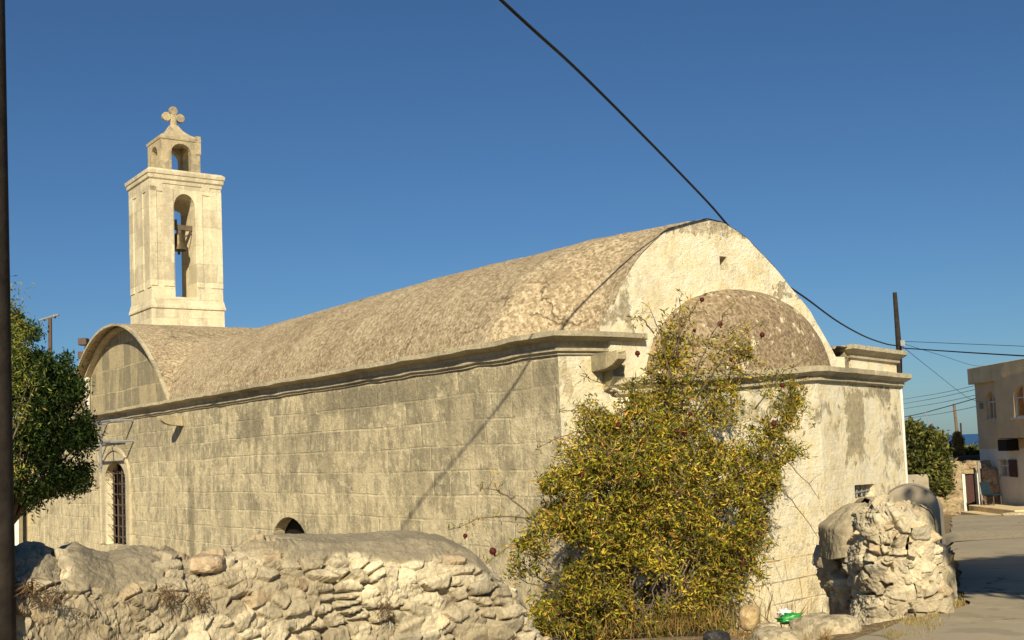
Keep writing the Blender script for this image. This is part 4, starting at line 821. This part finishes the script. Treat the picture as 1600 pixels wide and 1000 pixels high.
# bay
yw0, yw1 = H(1585, 640, bx).y, H(1585, 640, bx).y-1.5; zw0, zw1, zw2 = H(1588, 652, bx).z, H(1588, 622, bx).z, H(1588, 603, bx).z
o3 = arch2d(-yw0, -yw1, zw0, zw1, zw2, 8)
o = MB().plate([(-b0, H(1562, 685, bx).z), (-42.5, H(1562, 685, bx).z), (-42.5, 3.92), (-b0, 3.92)], [o3], frame_M((bx, 0, 0), (0, -1, 0), (0, 0, 1)), .2).build('bay', M['housewall'], None); child(o, HS)
hb((bx+.2, b0-.02, H(1562, 685, bx).z+.01), (HX, b0-.2, 3.9), 'bay', M['housewall']); hb((bx+.01, 42.5, H(1562, 685, bx).z-.03), (HX+.1, b0-.03, H(1562, 685, bx).z+.10), 'bay_floor', M['darkwood'])
zb_ = H(1562, 685, bx).z
def window(op, x, name='window'):
    xs_ = [p[0] for p in op]; zs_ = [p[1] for p in op]; a0, a1, z0, z1 = min(xs_), max(xs_), min(zs_), max(zs_)
    mb = MB(); f = .05
    mb.box((x, -a1, z0), (x+.06, -a0, z0+f)).box((x, -a1, z0+f), (x+.06, -a1+f, z1-.02)).box((x, -a0-f, z0+f), (x+.06, -a0, z1-.02)).box((x+.004, -(a0+a1)/2-f/2, z0+f), (x+.056, -(a0+a1)/2+f/2, z1-.02))
    zm = z0+(z1-z0)*.6; mb.box((x+.008, -a1+f, zm), (x+.052, -a0-f, zm+f))
    o = child(mb.build(name, M['whitepaint'], None), HS); p = MB().plate(op, [], frame_M((x+.03, 0, 0), (0, -1, 0), (0, 0, 1)), .01).build('pane', M['glass'], None); p.parent = o; p.matrix_parent_inverse = Matrix.Translation(-Vector(HS.location)); return o
window(o1, HX+.1); window(o2, HX+.1); window(o3, bx+.08)
hb((HX-.06, 50.0-.05, o1[0][1]-.06), (HX+.02, 51.05, o1[0][1]), 'sill', M['fascia']); hb((bx-.16, yw1-.1, zw0-.08), (bx+.02, yw0+.1, zw0), 'sill', M['whitepaint'])
hb((HX-.02, lw[1].y-.62, lw[1].z), (HX-.05, lw[1].y+.1, lw[0].z), 'shutter', M['darkwood'])
hb((HX-.5, 48.0, zb_-.55), (HX+.0, 48.9, zb_-.06), 'air_conditioner', M['dark']); hb((HX-.02, 46.3, -2.0), (HX+.05, 47.3, .5), 'door', M['darkwood'])
hb((HX-.16, 51.3, 1.9+.8), (HX+.0, 51.45, 2.95), 'wall_lamp', M['greymetal'])
gz0 = float(groundz(np.array(21.), np.array(48.)))
sb = MB().box((19.9, 45.0, gz0-.1), (21.5, 49.6, gz0+.35)).box((19.3, 44.5, gz0-.1), (19.9, 49.0, gz0+.13)).build('steps', M['fascia'], None, bevel=.03); tag(sb, label='low concrete steps and landing at the foot of the beige house', cat='steps')
# chair on the landing
chx = Vector((20.6, 48.6, gz0+.36)); CHR = empty('garden_chair', chx, .5, label='dark blue plastic chair standing by the white house wall', cat='chair')
MB().box((-.28, -.26, .42), (.28, .28, .48)).build('seat', M['blue'], CHR, bevel=.02); MB().box((-.28, .22, .50), (.28, .28, 1.05), Matrix.Rotation(-.15, 4, 'X')).build('backrest', M['blue'], CHR, bevel=.02)
for sx in (-.25, .25):
    for sy in (-.22, .24): MB().tube([(sx, sy, 0), (sx*.9, sy*.9, .42)], .022, 6).build('leg', M['iron'], CHR)
for i, (a, b, r) in enumerate([(1500, 803, .5), (1530, 801, .6), (1572, 800, .7), (1590, 806, .6)]):
    p = onground(a, b); rock('kerb_stone', (p.x, p.y, p.z+.03), (r, .25, .13), M['rock'], 50+i, ['flat kerb stone in front of the brown gate door', 'flat kerb stone between the gate and the house', 'flat slab before the house steps, left one', 'flat slab lying in front of the house steps, right one'][i], 'kerb stone')
# gate wall
GWY = 50.6; ga, gb = at(1468, 722, GWY), at(1536, 724, GWY)
GW = empty('garden_wall', (20.2, GWY, -2.1), label='old brown rubble garden wall with a dark brown door between the tree and the house', cat='wall')
d0, d1_ = at(1506, 744, GWY), at(1523, 744, GWY)
def gwall(x0, x1, z0, z1, nu, nv, name, sd, tint=(.62, .56, .50), yy=GWY):
    def f(U, V):
        o = np.interp(V, [0, .8, .9, 1], [0, 0, .1, .35]); z = z0+(z1-z0)*np.clip(V/.88, 0, 1)+.08*fbm(U*9, V*0+sd, 3)*(V > .8)
        return np.stack([x0+(x1-x0)*U, yy+o, z], -1), U*(x1-x0), z
    return child(rubble(name, nu, nv, f, (.34, .22), .07, sd, tint=tint), GW)
zt = at(1500, 724, GWY).z
gwall(17.2, d0.x-.12, -2.4, zt, 150, 90, 'rubble_face', 71); gwall(d1_.x+.1, 21.45, -2.4, zt, 60, 90, 'rubble_face', 73); gwall(d0.x-.12, d1_.x+.1, d0.z+.1, zt, 50, 26, 'lintel', 75)
child(MB().box((d0.x-.13, GWY-.12, -2.3), (d0.x, GWY+.1, d0.z+.1)).box((d1_.x, GWY-.12, -2.3), (d1_.x+.10, GWY+.1, d0.z+.1)).build('door_frame', M['whitepaint'], None), GW)
child(MB().box((d0.x, GWY+.05, -2.3), (d1_.x, GWY+.12, d0.z+.1)).build('door', M['darkwood'], None), GW)
def butt(U, V):
    a = -math.pi+math.pi*1.2*U; z = -2.4+(1.85+.45)*np.clip(V/.85, 0, 1)+.12*np.sin(np.clip((V-.85)/.15, 0, 1)*1.57); k = np.cos(np.clip((V-.85)/.15, 0, 1)*1.5)*(1-.12*V)
    return np.stack([21.35+.36*np.cos(a)*k, GWY-.05+.4*np.sin(a)*k, z], -1), a*.4, z
child(rubble('buttress', 70, 100, butt, (.3, .2), .06, 77, tint=(.85, .66, .60)), GW)
pp = at(1529, 722, GWY-.5); tag(MB().tube([(pp.x, pp.y, -2.2), (pp.x-.02, pp.y, pp.z)], .055, 8).build('post', M['greymetal']), label='thin pale metal post in front of the garden wall beside the brown door', cat='post')
q0 = at(1490, 722, 55.); q1 = at(1536, 712, 55.); sh = empty('shed', (q1.x, 56, -2.6), label='low dark shed behind the garden wall with a flat brown roof', cat='shed')
child(MB().box((q0.x-.6, 55, -2.8), (23, 59, q0.z-.1)).build('wall', M['greyrender'], None), sh); child(MB().box((q0.x-.8, 54.8, q0.z-.1), (23.2, 59.2, q1.z)).build('roof', M['paleshed'], None), sh)
# grey yard wall
YW = at(1420, 742, 47.); tag(MB().box((12.5, 47, -2.4), (at(1452, 760, 47.).x, 47.3, YW.z)).build('yard_wall', M['greyrender'], bevel=.03), label='plain grey cement wall under the overhanging green tree', cat='wall')
# trees
def fartree(name, label, outline, Yc, half, n, lpt, L, W_, pal, base_px, seed, r=.15, wt=None, spread=.13, group=None):
    b = at(base_px, 800, Yc); zb = float(groundz(np.array(b.x), np.array(b.y))); t = empty(name, (b.x, Yc, zb), label=label, cat='tree', group=group)
    o, C0 = crown('crown', outline, Yc, half, n, lpt, L, W_, pal, t, seed, wt, spread, .1); limbs(t, (b.x, Yc, zb-.1), C0, 14, r, seed); return t
gpal = [(.12, .13, .028, 4), (.17, .17, .04, 3), (.05, .065, .015, 4), (.24, .20, .06, 1)]
wt_ = lambda x, y: .3+.7*sstep(.4, .52, fbm(x*.09, y*.09, 3, 26))
fartree('leafy_tree', 'yellow-green leafy tree with drooping branches over the grey yard wall', [(1398, 700), (1405, 668), (1425, 662), (1440, 674), (1462, 672), (1473, 684), (1480, 702), (1484, 735), (1480, 765), (1468, 772), (1458, 755), (1448, 760), (1440, 748), (1420, 752), (1400, 742)], 48.3, 1.3, 620, 16, .26, .11, gpal, 1449, 81, .13, wt_)
fartree('shrub', 'green bushes beyond the garden wall left of the house', [(1486, 712), (1500, 706), (1515, 703), (1530, 700), (1538, 722), (1486, 722)], 60., 1.5, 220, 14, .28, .12, gpal, 1515, 83, .08, wt_)
fartree('shrub', 'green bush behind the drooping leafy tree', [(1466, 700), (1480, 694), (1490, 702), (1492, 724), (1466, 724)], 58., 1.2, 120, 14, .28, .12, gpal, 1480, 84, .08)
fartree('cypress', 'narrow brown-leaved tree standing against the sea', [(1489, 712), (1490, 688), (1494, 676), (1498, 676), (1503, 690), (1504, 712)], 57., .35, 200, 14, .16, .08, [(.55, .28, .09, 3), (.34, .20, .06, 2), (.22, .24, .06, 1.5)], 1497, 85, .06, None, .05)
def pole(name, label, a, b, Yd, r0, r1, m, cat='utility pole', group=None, z0=None):
    p = at(*a, Yd); q = at(*b, Yd); 
    if z0 is not None: t = (z0-p.z)/(q.z-p.z); q = p+(q-p)*t
    e = empty(name, q, label=label, cat=cat, group=group); child(MB().tube([p, (p+q)/2, q], [r0, (r0+r1)/2, r1], 10).build('shaft', m, None, smooth=True), e); return e
e = pole('utility_pole', 'thin pale utility pole rising from behind the brown cypress', (1490.5, 631), (1497, 690), 60., .07, .12, M['wood'], z0=-2.8)
e = pole('utility_pole', 'short dark pole right of the brown cypress', (1501, 661), (1503, 700), 62., .045, .05, M['polewood'], z0=-2.8)
e = pole('mast', 'thin leaning metal mast above the leafy tree', (1445.5, 643), (1456, 676), 58., .022, .03, M['greymetal'], 'mast', z0=-2.6)
PYd = 30.; pt, pb = at(1398, 457, PYd), at(1404.5, 543, PYd)
UP = empty('utility_pole', (pb.x, PYd, -1.0), label='dark wooden utility pole rising behind the chapel corner', cat='utility pole')
child(MB().tube([pt, pb, (pb.x-.25, PYd, -1.1)], [.055, .075, .10], 10).build('shaft', M['polewood'], None, smooth=True), UP)
ib = at(1409, 536, PYd-.1); child(MB().box((ib.x-.05, PYd-.15, ib.z-.08), (ib.x+.07, PYd+.05, ib.z+.07)).build('insulator', M['greymetal'], None), UP)
# ------------------------------------------------------------------ cables
def cable(name, pts, r, label, m=None, group=None, sag=0):
    P = [Vector(p) for p in pts]; out = []
    for i in range(len(P)-1):
        p0, p1, p2, p3 = P[max(i-1, 0)], P[i], P[i+1], P[min(i+2, len(P)-1)]
        for j in range(10):
            t = j/10; out.append(.5*((2*p1)+(p2-p0)*t+(2*p0-5*p1+4*p2-p3)*t*t+(3*p1-p0-3*p2+p3)*t**3)+Vector((0, 0, -sag*math.sin(math.pi*(i+t)/(len(P)-1)))))
    out.append(P[-1]); return tag(MB().tube(out, r, 6).build(name, m or M['rubber'], smooth=True), label=label, cat='cable', group=group)
cable('power_cable', [(-6.2, -1.0, 8.4), (-3.9, 3.4, 7.35), (-2.0, 7.0, 6.66), at(783, 0, 9.75)-Vector((0, 0, 0))*0, at(905, 112, 11.5), at(1020, 227, 13.6), at(1105, 315, 15.5), at(1139, 354, 16.3), at(1200, 423, 18.2), at(1262, 468, 20.2), at(1310, 503, 23.), at(1352, 526, 26.5), at(1385, 537.5, 29.2), at(1402, 540, 29.95)], .017, 'thick black cable running from the upper sky down behind the gable to the pole')
cable('power_cable', [at(1406, 543.5, 29.95), at(1500, 550, 26.), at(1600, 556, 23.), at(1680, 560, 20.)], .016, 'dark cable from the pole to the right edge, the lower and thicker one')
cable('power_cable', [at(1406, 533, 30.), at(1500, 537, 29.), at(1600, 541, 28.), at(1700, 546, 26.)], .008, 'thin cable from the pole to the right edge, just above the thick one')
cable('power_cable', [at(1406, 538, 30.), at(1462, 583, 41.), at(1510, 620, 50.), (21.6, 51.5, 3.0)], .008, 'thin wire falling from the pole down to the house wall')
cable('power_cable', [at(1408, 536, 30.), at(1470, 555, 38.), at(1530, 572, 46.), (22.0, 49, 4.7)], .007, 'faint wire from the pole to the house roof slab')
for i, (a, b) in enumerate([((1405, 625), (1530, 601)), ((1405, 632), (1530, 607)), ((1405, 640), (1530, 616)), ((1405, 653), (1530, 621)), ((1405, 656), (1530, 634))]):
    cable('service_wire', [at(1200, a[1]+36, 75.), at(*a, 65.), at((a[0]+b[0])/2, (a[1]+b[1])/2+1.5, 60.), at(*b, 54.), at(1600, b[1]-18, 49.)], .022 if i == 3 else .014, ['topmost', 'second from the top', 'middle', 'darkest and fourth', 'lowest'][i]+' of the five wires crossing the sky left of the house', M['greymetal'] if i != 3 else None, 'wires strung left of the house')
# ------------------------------------------------------------------ left side: near pole, antenna, lamps, bracket
a0, a1 = at(5, 0, 4.66), at(20, 850, 4.66); NP = empty('timber_pole', (a1.x-.1, 4.7, 0), label='dark tarred timber pole cut off by the left edge of the photo', cat='utility pole')
rr = .085; dd = (a1-a0); ex0 = a0-dd*.3; ex1 = a0+dd*1.9
child(MB().tube([ex0+Vector((-rr, 0, 0)), a0+Vector((-rr*1.02, 0, 0)), a1+Vector((-rr*1.12, 0, 0)), ex1+Vector((-rr*1.2, 0, 0))], [rr, rr*1.02, rr*1.12, rr*1.2], 20).build('shaft', M['polewood'], None, smooth=True), NP)
AN = empty('tv_antenna', at(79, 620, 40.), label='roof aerial on a thin mast above the dark tree', cat='antenna')
child(MB().tube([at(78, 497, 40.), at(79.5, 640, 40.)], .07, 6).build('mast', M['iron'], None), AN); child(MB().tube([at(62, 501, 40.), at(92, 492, 40.)], .05, 5).tube([at(68, 498, 39.5), at(70, 501, 40.5)], .03, 4).tube([at(84, 493, 39.4), at(86, 496, 40.6)], .05, 4).build('boom', M['greymetal'], None), AN)
FLD = empty('floodlight_post', at(136, 640, 31.5), label='pale post with two small dark floodlights beside the lunette arch', cat='floodlight')
child(MB().tube([at(135.5, 529, 31.5), at(137, 640, 31.5)], .07, 8).build('post', M['whitepaint'], None), FLD)
for py_ in (534, 555):
    p = at(131, py_, 31.2); child(MB().box((p.x-.13, p.y-.12, p.z-.10), (p.x+.11, p.y+.14, p.z+.10)).build('lamp_head', M['iron'], None, bevel=.02), FLD)
br = MB(); q = []
BRK = empty('wall_bracket', Wd(.2, 20, 1.), label='grey steel bracket frame fixed to the chapel wall above the arched window', cat='bracket')
def SP(px, py, off=.2): l = S(px, py, off); return Wd(l.x, l.y, l.z)
for py_ in (657, 690):
    l = S(174, py_, -.35); wA = Wd(-.35, l.y, l.z); wB = Wd(.2, l.y, l.z); wC = Wd(-.35, l.y+2.2, l.z); wD = Wd(.2, l.y+2.2, l.z)
    br.tube([wB, wA, wC, wD], .035, 6)
    br.tube([Wd(-.35, l.y+.9, l.z), Wd(-.35, l.y+.9, l.z-.75)], .03, 6)
child(br.build('frame', M['greymetal'], None), BRK)
tag(MB().box((-18.2, 36, -1.2), (at(29, 800, 36.).x, 36.3, at(25, 778, 36.).z)).build('white_wall', M['whitepaint']), label='bright white wall seen between the pole and the chapel corner', cat='wall')
# pale box with green lid behind the roadside wall
bp = at(1430, 795, 15.2); BX = empty('utility_box', (bp.x, 15.2, -.4), label='small pale metal cabinet with a green lid behind the rounded wall', cat='utility box')
child(MB().box((bp.x-.06, 15.1, -.5), (bp.x+.05, 15.3, at(1430, 778, 15.2).z)).build('cabinet', M['whitepaint'], None, bevel=.01), BX); zz = at(1430, 778, 15.2).z
child(MB().box((bp.x-.08, 15.07, zz), (bp.x+.07, 15.33, zz+.03)).box((bp.x-.04, 15.1, zz+.03), (bp.x+.05, 15.3, zz+.06)).build('lid', M['greencap'], None), BX)
